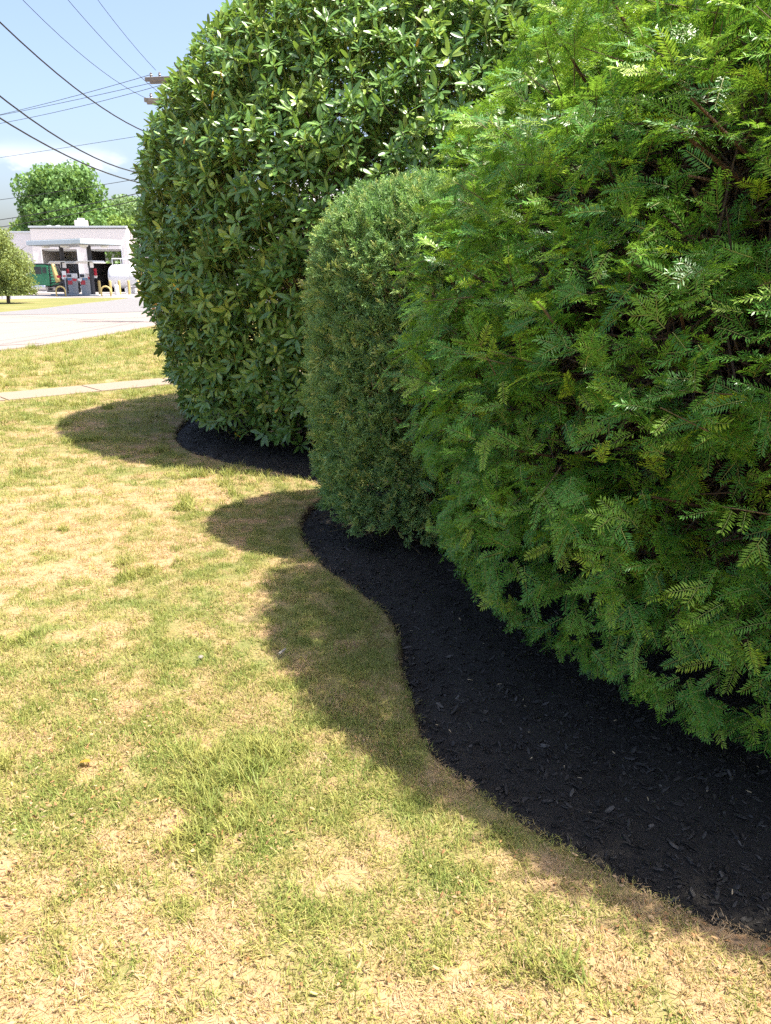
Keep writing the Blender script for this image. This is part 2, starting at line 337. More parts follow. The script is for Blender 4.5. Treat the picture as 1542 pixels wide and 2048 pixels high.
# footpath: slabs with joints
walk_c = [(-12.4, 5.2), (-8.6, 8.1), (-5.3, 10.62), (-3.4, 12.3), (0.0, 14.6), (4.5, 17.0), (9.0, 19.0)]
walk = empty('footpath', (-5.3, 10.6, 0)); tag(walk, 'narrow pale concrete footpath crossing the lawn', kind='structure')
acc = []
for a, b in zip(walk_c[:-1], walk_c[1:]):
    a = np.array(a); b = np.array(b); L = np.linalg.norm(b - a); n = max(1, round(L / 1.5))
    for k in range(n): acc.append((a + (b - a) * k / n, a + (b - a) * (k + 1) / n))
for a, b in acc:
    d = nrm((b - a)[None])[0]; n_ = np.array([-d[1], d[0]]) * 0.38; a = a + d * .008; b = b - d * .008
    base = np.array([-5.3, 10.6]); q = [a - n_ - base, b - n_ - base, b + n_ - base, a + n_ - base]
    MB().prism([tuple(v) for v in q], -0.06, 0.014 + random.uniform(-.004, .004), 'z').build('slab', M_walk, walk)
print('setting done')

# ================================================================== MULCH BED
bx = np.arange(-2.6, 5.4, 0.035); by = np.arange(1.2, 12.5, 0.035)
BX, BY = np.meshgrid(bx, by, indexing='ij'); BP = np.c_[BX.ravel(), BY.ravel()]; bsd = sdist(BP, BED)
def bed_z(P, sd):
    d = np.clip(-sd, 0, 1); q = z3(P)
    return -0.040 + 0.075 * (1 - np.exp(-d / .28)) + (vn(q, 5.0, 2) - .5) * .035 + (vn(q + 3, 22.0, 2) - .5) * .022
bz = bed_z(BP, bsd); nyb = len(by); keep = bsd < 0.03
ii, jj = np.meshgrid(np.arange(len(bx) - 1), np.arange(nyb - 1), indexing='ij'); q0 = (ii * nyb + jj).ravel()
BF = np.c_[q0, q0 + nyb, q0 + nyb + 1, q0 + 1]; BF = BF[keep[BF].all(1)]
used = np.unique(BF); rm = np.zeros(len(BP), int); rm[used] = np.arange(len(used))
M_mulch, t, o = mat('black dyed mulch')
p = N(t, 'ShaderNodeBsdfPrincipled', i={'Specular IOR Level': 0.35, 'Roughness': 0.75}); g = N(t, 'ShaderNodeNewGeometry')
vo = N(t, 'ShaderNodeTexVoronoi', i={'Scale': 55.0}); nz1 = N(t, 'ShaderNodeTexNoise', i={'Scale': 30.0, 'Detail': 8.0, 'Roughness': 0.75})
mpv = N(t, 'ShaderNodeMapping', i={'Scale': (1, 1, 1)}); t.links.new(g.outputs['Position'], vo.inputs['Vector']); t.links.new(g.outputs['Position'], nz1.inputs['Vector'])
cr = N(t, 'ShaderNodeValToRGB'); cr.color_ramp.elements[0].color = (0.008, 0.0066, 0.0052, 1); cr.color_ramp.elements[1].color = (0.026, 0.022, 0.017, 1)
t.links.new(nz1.outputs['Fac'], cr.inputs[0]); t.links.new(cr.outputs[0], p.inputs['Base Color'])
bp = N(t, 'ShaderNodeBump', i={'Strength': 1.0, 'Distance': 0.012}); t.links.new(nz1.outputs['Fac'], bp.inputs['Height']); t.links.new(bp.outputs[0], p.inputs['Normal']); t.links.new(p.outputs[0], o.inputs[0])
bed = link('mulch_bed', mesh_np('mulch_bed', np.c_[BP, bz][used], rm[BF], True), M_mulch)
tag(bed, 'black mulch bed with a scalloped edge under the hedges', kind='structure')
# chips: splinters of bark, flat and uneven
def chip_mesh(k):
    r = random.Random(k); L = r.uniform(.016, .050); W = r.uniform(.006, .018); T = r.uniform(.002, .005); mb = MB(); rows = []
    for i in range(4):
        y = (i / 3 - .5) * L; ww = W * (0.45 if i in (0, 3) else 1) * r.uniform(.7, 1.1); tt = T * r.uniform(.6, 1.2); b = r.uniform(-.002, .002); o_ = r.uniform(-.0012, .0012)
        rows.append([(o_ - ww / 2, y, b), (o_ + ww / 2, y, b + r.uniform(-.002, .002)), (o_ + ww / 2 * .8, y, b + tt), (o_ - ww / 2 * .7, y, b + tt * .8)])
    v = sum(rows, []); f = [(3, 2, 1, 0), (12, 13, 14, 15)]
    for i in range(3):
        for j in range(4): q = (j + 1) % 4; f.append((i * 4 + j, i * 4 + q, i * 4 + 4 + q, i * 4 + 4 + j))
    mb.add(v, f); return mb.mesh('chip')
M_chip, t, o = mat('black bark chip'); p = N(t, 'ShaderNodeBsdfPrincipled', i={'Roughness': 0.65, 'Specular IOR Level': 0.35}); oi = N(t, 'ShaderNodeObjectInfo')
cr = N(t, 'ShaderNodeValToRGB'); e = cr.color_ramp.elements; e.new(.5); e.new(.9)
for k, (ps, c) in enumerate([(0, (.008, .0068, .0054)), (.5, (.022, .019, .0155)), (.95, (.036, .034, .032)), (1, (.085, .078, .068))]): e[k].position = ps; e[k].color = (*c, 1)
t.links.new(oi.outputs['Random'], cr.inputs[0]); t.links.new(cr.outputs[0], p.inputs['Base Color']); t.links.new(p.outputs[0], o.inputs[0])
chips = [chip_mesh(k) for k in range(10)]
for c_ in chips: c_.materials.append(M_chip)
n = 110000; cp = np.c_[rng.uniform(-2.4, 3.2, n), 1.4 + 8.0 * rng.random(n) ** 1.5]; csd = sdist(cp, BED); ok = (csd < -0.004) & (cp[:, 0] < .62 * cp[:, 1] + .6); cp = cp[ok]; csd = csd[ok]; n = len(cp)
cz = bed_z(cp, csd) + rng.uniform(0.000, .010, n); az = rng.uniform(0, 2 * np.pi, n); d = np.c_[np.cos(az), np.sin(az), rng.normal(0, .3, n)]
ce = eulers(d, np.c_[rng.normal(0, .35, n), rng.normal(0, .35, n), np.ones(n)]); cs = .24 + .75 * rng.random(n) ** 3.0; ci = rng.integers(0, 10, n)
cpos = np.c_[cp, cz]; px, py, dd = project(cpos)
score = np.where((px > 20) & (px < 1530) & (py < 2040) & (py > 1180) & (csd < -.01), cs / dd, 0); score[(cp[:, 0] > 0.45 + .9 * (cp[:, 1] - 1.6)) & (cp[:, 1] > 2.0)] *= .2
top = np.argsort(-score)[:300]; rest = np.ones(n, bool); rest[top] = False
for k in top: link('chip', chips[ci[k]], None, bed, tuple(cpos[k]), tuple(ce[k]), float(cs[k]))
scatter('chips', (0, 0, 0), cpos[rest], ce[rest], cs[rest], ci[rest], chips, parent=bed)
# a few undyed scraps and fallen bits on the mulch
M_scrap = plain('pale wood scrap', (0.42, 0.33, 0.2), .8, .3, 90)
sk = np.where((csd < -.05) & (py > 1200) & (px < 1520) & rest)[0]; sk = rng.choice(sk, 34, replace=False)
scr = bpy.data.meshes.new('scrap'); scr = chip_mesh(77); scr.materials.append(M_scrap)
for k in sk: link('wood_scrap', scr, None, bed, tuple(cpos[k] + [0, 0, .008]), tuple(ce[k]), float(rng.uniform(.22, .5)))
print('bed done')

# ================================================================== GRASS
def blade_rows(mb_v, mb_f, ages, x, y, az, L, W, tilt, curl, age, seg=3):
    b = len(mb_v); dx, dy = math.cos(az), math.sin(az); sx_, sy_ = -dy, dx; a = tilt; px_, py_, pz_ = x, y, 0.0
    for i in range(seg + 1):
        u = i / seg; ww = W * (1 - u ** 1.6) * .5 + .0002
        mb_v.append((px_ - sx_ * ww, py_ - sy_ * ww, pz_)); mb_v.append((px_ + sx_ * ww, py_ + sy_ * ww, pz_)); ages += [age, age]
        st = L / seg; px_ += dx * math.sin(a) * st; py_ += dy * math.sin(a) * st; pz_ = max(.001, pz_ + math.cos(a) * st); a = min(1.9, a + curl / seg)
    for i in range(seg): mb_f.append((b + 2 * i, b + 2 * i + 1, b + 2 * i + 3, b + 2 * i + 2))
def clump(k, nb, rad, Lr, Wr, tilt, curl):
    global random
    r = random.Random(k); v, f, a = [], [], []
    for i in range(nb):
        q = rad * math.sqrt(r.random()); th = r.uniform(0, 6.283)
        blade_rows(v, f, a, q * math.cos(th), q * math.sin(th), r.uniform(0, 6.283), r.uniform(*Lr), r.uniform(*Wr), abs(r.gauss(*tilt)), r.uniform(*curl), r.random())
    return mesh_np('grass_clump', v, f, False, {'age': a}, [M_grass])
M_grass = leafmat('grass blade', [(0.0, (0.18, 0.225, 0.052)), (0.3, (0.27, 0.275, 0.07)), (0.6, (0.34, 0.29, 0.10)), (0.8, (0.38, 0.275, 0.13)), (1.0, (0.43, 0.305, 0.175))],
                  trans=0.3, tcol=(0.4, 0.42, 0.08), rough=.55, spec=.25, attr='tone')
gr_green = [clump(10 + k, 18, .042, (.016, .038), (.0018, .0036), (.65, .35), (.2, 1.1)) for k in range(5)]
gr_straw = [clump(30 + k, 26, .05, (.012, .030), (.0010, .0022), (1.32, .2), (-.1, .45)) for k in range(5)]
gr_tuft = [clump(50 + k, 26, .045, (.035, .07), (.0025, .0048), (.5, .3), (.3, 1.2)) for k in range(3)]
protos = gr_green + gr_straw + gr_tuft
def lawn_pts(y0, y1, dens, xmin, xmax, margin=.9):
    A = (xmax - xmin) * (y1 - y0); n = int(A * dens); p = np.c_[rng.uniform(xmin, xmax, n), rng.uniform(y0, y1, n)]
    return p[np.abs(p[:, 0]) < .60 * p[:, 1] + margin]
bands = [(0.9, 3.0, 2300, -2.8, 2.6, 1.0), (3.0, 5.2, 1200, -4.2, 1.0, 1.0), (5.2, 8.5, 480, -6.3, .5, 1.35), (8.5, 13.0, 240, -9, -.5, 1.8), (13.0, 20, 90, -13, 3, 2.6), (20, 30, 40, -9, 3, 3.4)]
LP, LS = [], []
for y0, y1, dn, xa, xb, s_ in bands:
    q = lawn_pts(y0, y1, dn, xa, xb); LP.append(q); LS.append(np.full(len(q), s_))
LP = np.concatenate(LP); LS = np.concatenate(LS); lsd = sdist(LP, BED)
ok = lsd > 0.010
wc = np.array(walk_c); dpath = np.full(len(LP), 9.0)
for a, b in zip(wc[:-1], wc[1:]):
    ab = b - a; tt = np.clip(((LP - a) @ ab) / (ab @ ab), 0, 1); dpath = np.minimum(dpath, np.hypot(*(LP - a - tt[:, None] * ab).T))
ok &= dpath > .41 + .05 * (LS > 1.5)
rp_ = np.array(near_edge + mid_edge + [(-45, 6)]); fm = LP[:, 1] > 11; dr = np.full(len(LP), 9.0); dr[fm] = sdist(LP[fm], rp_); ok &= dr > .1
LP, LS, lsd, dpath = LP[ok], LS[ok], lsd[ok], dpath[ok]; n = len(LP)
dry = dryness(LP); tone = np.clip(.12 + dry * .82 + rng.normal(0, .33, n), 0, 1)
edge = (lsd < .10); tone[edge] = np.clip(tone[edge] + .10, 0, 1)
pick = np.where(tone + rng.normal(0, .22, n) < .50 + rng.normal(0, .08, n), rng.integers(0, 5, n), rng.integers(5, 10, n))
tf = vn(z3(LP) + 50, 2.2, 2); tu = (tf > .66) & (rng.random(n) < .35) & (dry < .6); pick[tu] = rng.integers(10, 13, tu.sum()); tone[tu] = np.clip(tone[tu] * .6, 0, .35)
en = np.c_[rng.normal(0, .12, n), rng.normal(0, .12, n), rng.uniform(0, 6.283, n)]
scatter('grass', (0, 0, 0), np.c_[LP, lawn_z(LP, lsd) - .001], en, LS * rng.uniform(.65, 1.2, n) * np.where(lsd < .07, .7, 1), pick, protos, tone=tone)
tag(bpy.data.objects['grass'], 'short mown grass, half straw and half green', 'grass', kind='stuff')
# orange-brown crumbs of dead leaf lying in the near turf
M_litter = leafmat('dead leaf crumb', [(0, (.22, .11, .045)), (.4, (.34, .20, .09)), (.75, (.42, .30, .16)), (1, (.2, .14, .09))], trans=.1, tcol=(.5, .25, .05), rough=.8, spec=.2)
def crumb(k):
    r = random.Random(k); v = []; m_ = 6
    for i in range(m_): th = i / m_ * 6.283; q = r.uniform(.5, 1); v.append((.006 * q * math.cos(th), .014 * q * math.sin(th), r.uniform(0, .006)))
    v.append((0, 0, .006)); return mesh_np('crumb', v, [(i, (i + 1) % m_, m_) for i in range(m_)], False, {'age': [.5] * 7}, [M_litter])
lp = lawn_pts(.9, 3.6, 1500, -2.6, 2.6); lw = vn(z3(lp) + 13, 2.0, 2) + .30 * np.exp(-((lp[:, 1] - 1.6) / .5) ** 2) + .25 * np.exp(-((lp[:, 0] - .5) / .5) ** 2 - ((lp[:, 1] - 1.5) / .3) ** 2); sdl = sdist(lp, BED); lp = lp[(lw > .52 + .25 * rng.random(len(lp))) & (sdl > .02)]; n = len(lp)
scatter('leaf_litter', (0, 0, 0), np.c_[lp, lawn_z(lp, np.full(n, 1.0)) + rng.uniform(.002, .016, n)], np.c_[rng.normal(0, .5, n), rng.normal(0, .4, n), rng.uniform(0, 6.28, n)], rng.uniform(.3, .9, n), rng.integers(0, 6, n), [crumb(k) for k in range(6)])
tag(bpy.data.objects['leaf_litter'], 'orange brown crumbs of dead leaves in the near turf', 'leaf litter', kind='stuff')
print('grass done', len(LP))

# ================================================================== HEDGES
class Shape:
    """clipped hedge body: radius profile over height, elliptical plan, gentle lumps"""
    def __init__(s, c, ax, ay, prof, lump=.04, lscale=1.5, seed=0, bulge=(0, 0, 1)):
        s.bulge = bulge
        s.c = np.array(c, float); s.ax, s.ay = ax, ay; s.z = np.array([p[0] for p in prof]); s.r = np.array([p[1] for p in prof]); s.lump, s.ls, s.seed = lump, lscale, seed
    def rad(s, z): return np.interp(z, s.z, s.r)
    def swell(s, th): return 1 + s.bulge[0] * np.exp(-((np.mod(th - s.bulge[1] + np.pi, 2 * np.pi) - np.pi) / s.bulge[2]) ** 2)   # side out of view swelled to lengthen the hedge's cast shadow
    def pos(s, th, z, k=1.0):
        r = s.rad(z) * k * s.swell(th); d = np.c_[np.cos(th), np.sin(th), z]
        r = r * (1 + s.lump * 2 * (vn(np.c_[d[:, :2] * 2.0, z] + s.seed, s.ls, 2) - .5))
        return np.c_[s.c[0] + s.ax * r * np.cos(th), s.c[1] + s.ay * r * np.sin(th), z]
    def sample(s, n):
        zz = np.linspace(s.z[0], s.z[-1], 600); rr = s.rad(zz); ds = np.hypot(np.diff(zz), np.diff(rr) * (s.ax + s.ay) / 2); wgt = ds * (rr[1:] + rr[:-1]) / 2 + 1e-6
        cdf = np.r_[0, np.cumsum(wgt)]; cdf /= cdf[-1]; z = np.interp(rng.random(n), cdf, zz); th = rng.uniform(0, 2 * np.pi, n)
        P = s.pos(th, z); e = .04; A = s.pos(th + e, z); B = s.pos(th, np.clip(z + e, s.z[0], s.z[-1])); C = s.pos(th, np.clip(z - e, s.z[0], s.z[-1]))
        N_ = nrm(np.cross(A - P, B - C)); rad = np.c_[np.cos(th), np.sin(th), np.zeros(n)]
        flip = (N_ * (rad + [0, 0, .3])).sum(1) < 0; N_[flip] *= -1; return P, N_
    def inside(s, P, k=1.0):
        r = s.rad(P[:, 2]) * k; return (((P[:, 0] - s.c[0]) / s.ax) ** 2 + ((P[:, 1] - s.c[1]) / s.ay) ** 2 < r ** 2) & (P[:, 2] > s.z[0]) & (P[:, 2] < s.z[-1])
YEW = Shape((2.13, 3.62), 1, 1.02, [(.12, 1.66), (.3, 1.85), (.6, 1.99), (1.2, 2.05), (1.7, 1.99), (2.15, 1.86), (2.74, 1.50), (3.05, 1.10), (3.3, .7), (3.42, .3), (3.44, 0)], .05, 1.6, 1, (.135, -1.60, .50))
JUN = Shape((.30, 4.98), 1, 1, [(.10, .70), (.3, .75), (.6, .77), (1.0, .78), (1.5, .77), (1.8, .72), (1.97, .62), (2.08, .44), (2.13, .2), (2.14, 0)], .05, 2.2, 5)
RHO = Shape((.60, 9.0), 1, .88, [(.12, 2.78), (.5, 2.98), (.9, 3.08), (1.55, 3.17), (2.1, 3.20), (2.64, 3.13), (3.08, 2.97), (3.68, 2.60), (4.27, 1.85), (4.6, 1.0), (4.72, .4), (4.74, 0)], .035, 1.4, 9)
M_bark = plain('reddish brown bark', (0.13, 0.075, 0.045), .85, .45, 40, bump=.6)
M_twig = plain('brown twig', (0.10, 0.07, 0.035), .8, .35, 60)
M_pet = plain('green shoot', (0.22, 0.24, 0.06), .6, .2, 50)
M_cut = plain('pale cut wood', (0.50, 0.33, 0.17), .8, .25, 80)
UP = np.array([0, 0, 1.0])

def bulk_split(P, Nn, dist_w, lim, box):
    px, py, dd = project(P); tc_ = nrm(CAM - P); face = (Nn * tc_).sum(1)
    s = np.where((px > box[0]) & (px < box[1]) & (py > box[2]) & (py < box[3]) & (face > .05), dist_w / dd * (.4 + face), 0)
    top = np.argsort(-s)[:lim]; top = top[s[top] > 0]; rest = np.ones(len(P), bool); rest[top] = False; return top, rest
def stems(name, shape, parent, n, base_r, r0, top_k, m, seed, forks=3):
    """woody stems rising from the middle of the hedge and forking outward, each its own part"""
    r = random.Random(seed); b = parent.location
    for i in range(n):
        th = r.uniform(0, 6.283); q = base_r * math.sqrt(r.random()); x0, y0 = shape.c[0] + q * math.cos(th) * shape.ax, shape.c[1] + q * math.sin(th) * shape.ay
        zt = r.uniform(.45, .9) * shape.z[-1]; k = r.uniform(.35, top_k); rt = float(shape.rad(zt)) * k; x1, y1 = shape.c[0] + shape.ax * rt * math.cos(th), shape.c[1] + shape.ay * rt * math.sin(th)
        mb = MB(); pts = []
        for j in range(7):
            u = j / 6; pts.append(Vector((x0 + (x1 - x0) * u ** 1.4 + r.gauss(0, .03), y0 + (y1 - y0) * u ** 1.4 + r.gauss(0, .03), -.02 + zt * u ** .85)))
        mb.tube([p - b for p in pts], [r0 * (1 - .75 * j / 6) for j in range(7)], 6)
        for f in range(forks):
            j = r.randint(1, 5); a = pts[j]; zz = min(shape.z[-1] * .93, a.z + r.uniform(.1, .7)); th2 = th + r.gauss(0, .7); rr = float(shape.rad(max(zz, shape.z[0]))) * r.uniform(.75, .93)
            e_ = Vector((shape.c[0] + shape.ax * rr * math.cos(th2), shape.c[1] + shape.ay * rr * math.sin(th2), zz)); md = a.lerp(e_, .5) + Vector((r.gauss(0, .05), r.gauss(0, .05), r.gauss(0, .05)))
            mb.tube([a - b, md - b, e_ - b], [r0 * .45, r0 * .33, r0 * .12], 5)
        mb.build(name, m, parent)

# ---------------------------------------------------------------- yew
def yew_shoot(v, f, a, mi, o, d, nn, L, r, nlen=.026, dens=310):
    """one flat shoot: thin stem with needles in two ranks"""
    d = d.normalized(); s = d.cross(nn).normalized(); n = max(8, int(L * dens)); pts = []
    for i in range(5):
        u = i / 4; pts.append(o + d * L * u - nn * (.18 * L * u * u))
    for i in range(4):                                       # stem as a thin flat strip, both ways
        b = len(v); w_ = .0010 * (1 - .6 * i / 4); v += [pts[i] - s * w_, pts[i] + s * w_, pts[i + 1] + s * w_, pts[i + 1] - s * w_]; f.append((b, b + 1, b + 2, b + 3)); a += [0.4] * 4; mi.append(1)
    for i in range(n):
        u = (i + .6) / n; side = 1 if i % 2 else -1; q = min(3, int(u * 4)); p = pts[q].lerp(pts[q + 1], u * 4 - q); dd = (pts[q + 1] - pts[q]).normalized()
        ang = math.radians(r.gauss(66, 5) - 28 * u ** 3); ll = nlen * r.uniform(.8, 1.1) * (0.55 + .9 * math.sin(math.pi * min(1, .18 + .74 * u)) * .5)
        nd = (dd * math.cos(ang) + s * side * math.sin(ang) + nn * r.gauss(.09, .17)).normalized(); wd = nd.cross(nn).normalized() * .0021; mid = p + nd * ll * .5 + nn * .0012; b = len(v)
        v += [p, mid + wd, p + nd * ll, mid - wd]; f.append((b, b + 1, b + 2, b + 3)); ag = .25 + .75 * u * r.uniform(.6, 1); a += [ag * .8, ag, min(1, ag * 1.1), ag]; mi.append(0)
def yew_sprig(k, L, lat):
    r = random.Random(100 + k); v, f, a, mi = [], [], [], []; nn = Vector((0, 0, 1)); yew_shoot(v, f, a, mi, Vector((0, 0, 0)), Vector((0, 1, 0)), nn, L, r)
    for i in range(lat):
        u = .22 + .55 * i / max(1, lat) + r.uniform(-.04, .04); sd = 1 if (i + k) % 2 else -1; an = math.radians(r.uniform(35, 52))
        yew_shoot(v, f, a, mi, Vector((0, L * u, -.18 * L * u * u)), Vector((sd * math.sin(an), math.cos(an), r.uniform(-.1, .12))), (nn + Vector((r.gauss(0, .15), 0, 0))).normalized(), L * r.uniform(.42, .68) * (1.1 - u * .5), r)
    me = mesh_np('sprig', [tuple(q) for q in v], f, False, {'age': a}, [M_yew, M_pet], mi); return me
M_yew = leafmat('yew needle', [(0, (.05, .165, .03)), (.45, (.085, .245, .038)), (.8, (.17, .35, .042)), (1, (.34, .47, .05))], trans=.28, tcol=(.42, .68, .05), rough=.38, spec=.4)
ysp = [yew_sprig(0, .075, 0), yew_sprig(1, .095, 0), yew_sprig(2, .085, 1), yew_sprig(3, .11, 1), yew_sprig(4, .12, 2), yew_sprig(5, .10, 2), yew_sprig(6, .13, 3), yew_sprig(7, .115, 2)]
yew = empty('yew_hedge', (2.13, 3.62, 0)); tag(yew, 'big rounded yew hedge with feathery bright green needles, nearest on the right', 'hedge', 'clipped hedges in the mulch bed')
SP, SD, SU, SI, SS, SN = [], [], [], [], [], []
# short single shoots all over the clipped face, hollows between the boughs
n1 = 14000; QP, QN = YEW.sample(n1); hol = vn(QP * [1, 1, 1.9] + 60, 3.6, 2); tg = nrm(np.cross(QN, rng.normal(0, 1, (n1, 3)) * [.5, .5, 1.6]))
qd = nrm(QN * rng.uniform(.35, .95, n1)[:, None] + tg * .7 + UP * rng.uniform(-.35, .35, n1)[:, None]); qs = rng.uniform(.86, 1.22, n1) * (1 + .10 * np.clip(QP[:, 2] - .9, 0, 1))
lay = np.abs(rng.normal(0, .035, n1)) + np.clip(.54 - hol, 0, 1) * 1.6 * np.clip((QP[:, 2] - .25) / .5, 0, 1)
qp = QP - QN * lay[:, None] - qd * (.075 * qs)[:, None]; qu = nrm(UP * .9 + QN * .6 + rng.normal(0, .38, (n1, 3)))
SP += list(qp); SD += list(qd); SU += list(qu); SN += list(QN); SS += list(qs); SI += list(rng.choice([0, 0, 0, 1, 1, 1, 2, 2, 3, 5], n1))
# longer arching sprays over the upper half
nb = 650; BPs, BN = YEW.sample(nb); kp = (BPs[:, 2] > .8 + .5 * rng.random(nb)); BPs, BN = BPs[kp], BN[kp]; nb = len(BPs); tang = nrm(np.cross(BN, rng.normal(0, 1, (nb, 3)) * [.4, .4, 1.8]))
bd = nrm(BN * .75 + tang * .65 + UP * rng.uniform(-.1, .4, nb)[:, None]); bl = rng.uniform(.12, .24, nb); b0 = BPs + BN * (rng.normal(-.02, .025, nb))[:, None] - bd * (bl * .85)[:, None]
bn = nrm(UP + BN * .6 + rng.normal(0, .25, (nb, 3))); bs = nrm(np.cross(bd, bn)); bn = np.cross(bs, bd)
brm = MB()
for i in range(nb):
    ns = 2 + int(bl[i] > .15)
    for j in range(ns):
        u = .05 + .9 * (j + rng.random() * .8) / ns; p = b0[i] + bd[i] * bl[i] * u - bn[i] * .10 * bl[i] * u * u
        for sd_ in (1, -1):
            if rng.random() < .3: continue
            an = R(rng.uniform(38, 62)); SP.append(p); SD.append(bd[i] * math.cos(an) + bs[i] * sd_ * math.sin(an) - bn[i] * .1 + rng.normal(0, .08, 3)); SU.append(bn[i] + rng.normal(0, .12, 3)); SI.append(rng.choice([0, 1, 1, 3])); SS.append(rng.uniform(.75, 1.0)); SN.append(BN[i])
    p = b0[i] + bd[i] * bl[i] * .95 - bn[i] * .09 * bl[i]; SP.append(p); SD.append(bd[i] - bn[i] * .2); SU.append(bn[i]); SI.append(rng.choice([1, 1, 3])); SS.append(rng.uniform(.8, 1.05)); SN.append(BN[i])
    q = [Vector(b0[i] + bd[i] * bl[i] * u - np.array([2.13, 3.62, 0])) for u in (-.1, .4, .9)]; brm.tube(q, [.0024, .0018, .0010], 4, cap=False)
SP, SD, SU, SI, SS, SN = map(np.array, (SP, SD, SU, SI, SS, SN))
top, rest = bulk_split(SP, SN, SS * (1 + .12 * SI), 300, (700, 1540, 10, 1500))
# deeper filler shoots
nf = 10500; FP, FN = YEW.sample(nf); fdp = rng.uniform(.26, .60, nf); FP = FP - FN * fdp[:, None]; FD = nrm(FN + rng.normal(0, .8, (nf, 3)) + UP * .1)
se = eulers(SD, SU)
for k in top: link('sprig', ysp[SI[k]], None, yew, tuple(SP[k] - [2.13, 3.62, 0]), tuple(se[k]), float(SS[k]))
fe = eulers(FD, UP + rng.normal(0, .4, (nf, 3)))
scatter('foliage', (2.13, 3.62, 0), np.concatenate([SP[rest], FP]), np.concatenate([se[rest], fe]), np.r_[SS[rest], 1.0 + .5 * fdp], np.r_[SI[rest], rng.integers(2, 8, nf)], ysp, parent=yew)
tag(brm.build('twigs', M_twig, yew), kind='stuff')
def twig_knot(k, rad, ln):
    r = random.Random(700 + k); mb = MB()
    for i in range(26):
        p = Vector((r.gauss(0, .07), r.gauss(0, .07), r.gauss(0, .07))); d = Vector((r.gauss(0, .7), r.gauss(.5, .6), r.gauss(.2, .6))).normalized(); q = p + d * ln * .5 + Vector((r.gauss(0, .02), r.gauss(0, .02), r.gauss(0, .02)))
        mb.tube([p, q, p + d * ln], [rad, rad * .8, rad * .3], 4, cap=False)
    me = mb.mesh('twig_knot'); me.materials.append(M_inner); return me
M_inner = plain('dark inner twig', (.06, .042, .03), .9, .4, 30)
knots = [twig_knot(k, .0042, .24) for k in range(4)]
nk = 2600; KP_, KN_ = YEW.sample(nk); KP_ = KP_ - KN_ * rng.uniform(.62, 1.1, nk)[:, None]  # dark twigs added deep inside to block light and darken the gaps
scatter('inner_twigs', (2.13, 3.62, 0), KP_, eulers(nrm(KN_ + rng.normal(0, .4, (nk, 3))), rng.normal(0, 1, (nk, 3))), rng.uniform(.8, 1.4, nk), rng.integers(0, 4, nk), knots, parent=yew)
stems('stem', YEW, yew, 26, .45, .032, .8, M_bark, 21, 5)
# shears left some thick twig ends showing
ck = np.argsort(-np.where(((BN * nrm(CAM - BPs)).sum(1) > .2) & (BPs[:, 2] > .7), 1, 0) - rng.random(nb) * .5)[:4]
for k in ck:
    p = Vector(BPs[k] - [2.13, 3.62, 0]); d_ = Vector(nrm((BN[k] * .8 + UP * .7 + rng.normal(0, .35, 3))[None])[0]); r_ = random.uniform(.003, .005)
    o_ = MB().tube([p - d_ * .12, p - d_ * .04 + Vector((.004, .003, 0)), p + d_ * .03], [r_, r_ * .95, r_ * .85], 7).build('cut_twig', M_twig, yew)
    MB().tube([p + d_ * .0302, p + d_ * .034], [r_ * .8, r_ * .5], 7).build('cut_end', M_cut, o_)

# ---------------------------------------------------------------- juniper
M_jun = leafmat('juniper scale leaf', [(0, (.19, .33, .14)), (.5, (.26, .42, .165)), (.8, (.36, .49, .17)), (1, (.58, .60, .22))], trans=.25, tcol=(.25, .42, .07), rough=.5, spec=.35)
def jun_sprig(k):
    r = random.Random(300 + k); v, f, a, mi = [], [], [], []
    def strip(p, d, L, w_, ag):
        d = d.normalized(); s = d.cross(Vector((r.gauss(0, 1), r.gauss(0, 1), r.gauss(0, 1)))).normalized() * w_; b = len(v)
        v.extend([p - s * .8, p + s * .8, p + d * L * .6 + s, p + d * L, p + d * L * .6 - s]); f.append((b, b + 1, b + 2, b + 3)); f.append((b, b + 2, b + 3, b + 4)) ; a.extend([ag * .7, ag * .7, ag, 1, ag]); mi.extend([0, 0])
    L = r.uniform(.06, .085); o_ = Vector((0, 0, 0)); mainb = len(v); strip(o_, Vector((0, 1, 0)), L, .0018, .4)
    for i in range(9):
        u = .12 + .8 * i / 9; sd_ = 1 if i % 2 else -1; an = math.radians(r.uniform(28, 48)); d = Vector((sd_ * math.sin(an), math.cos(an), r.gauss(0, .28))); p = Vector((0, L * u, r.gauss(0, .002))); l1 = L * r.uniform(.35, .55) * (1.1 - .5 * u); strip(p, d, l1, .0021, r.uniform(.3, .7))
        for j in range(3):
            q = p + d.normalized() * l1 * (.25 + .2 * j); s2 = 1 if j % 2 else -1; d2 = (d.normalized() + Vector((s2 * .55, .25, r.gauss(0, .45)))).normalized(); strip(q, d2, l1 * r.uniform(.34, .55), .0020, r.uniform(.3, .95))
    F = np.array([list(q) for q in f]); return mesh_np('sprig', [tuple(q) for q in v], F, False, {'age': a}, [M_jun])
jsp = [jun_sprig(k) for k in range(7)]
jun = empty('juniper_hedge', (.30, 4.98, 0)); tag(jun, 'short drum shaped juniper hedge with fine dense blue green foliage, the middle one', 'hedge', 'clipped hedges in the mulch bed')
nt_ = 3300; TP, TN = JUN.sample(nt_); TP = TP - TN * (np.abs(rng.normal(0, .03, nt_)) * (1 + 1.5 * (vn(TP + 40, 9.0) < .4)) + .03)[:, None]; tdir = nrm(TN * .75 + UP * rng.uniform(0, .9, nt_)[:, None] + rng.normal(0, .35, (nt_, 3)))
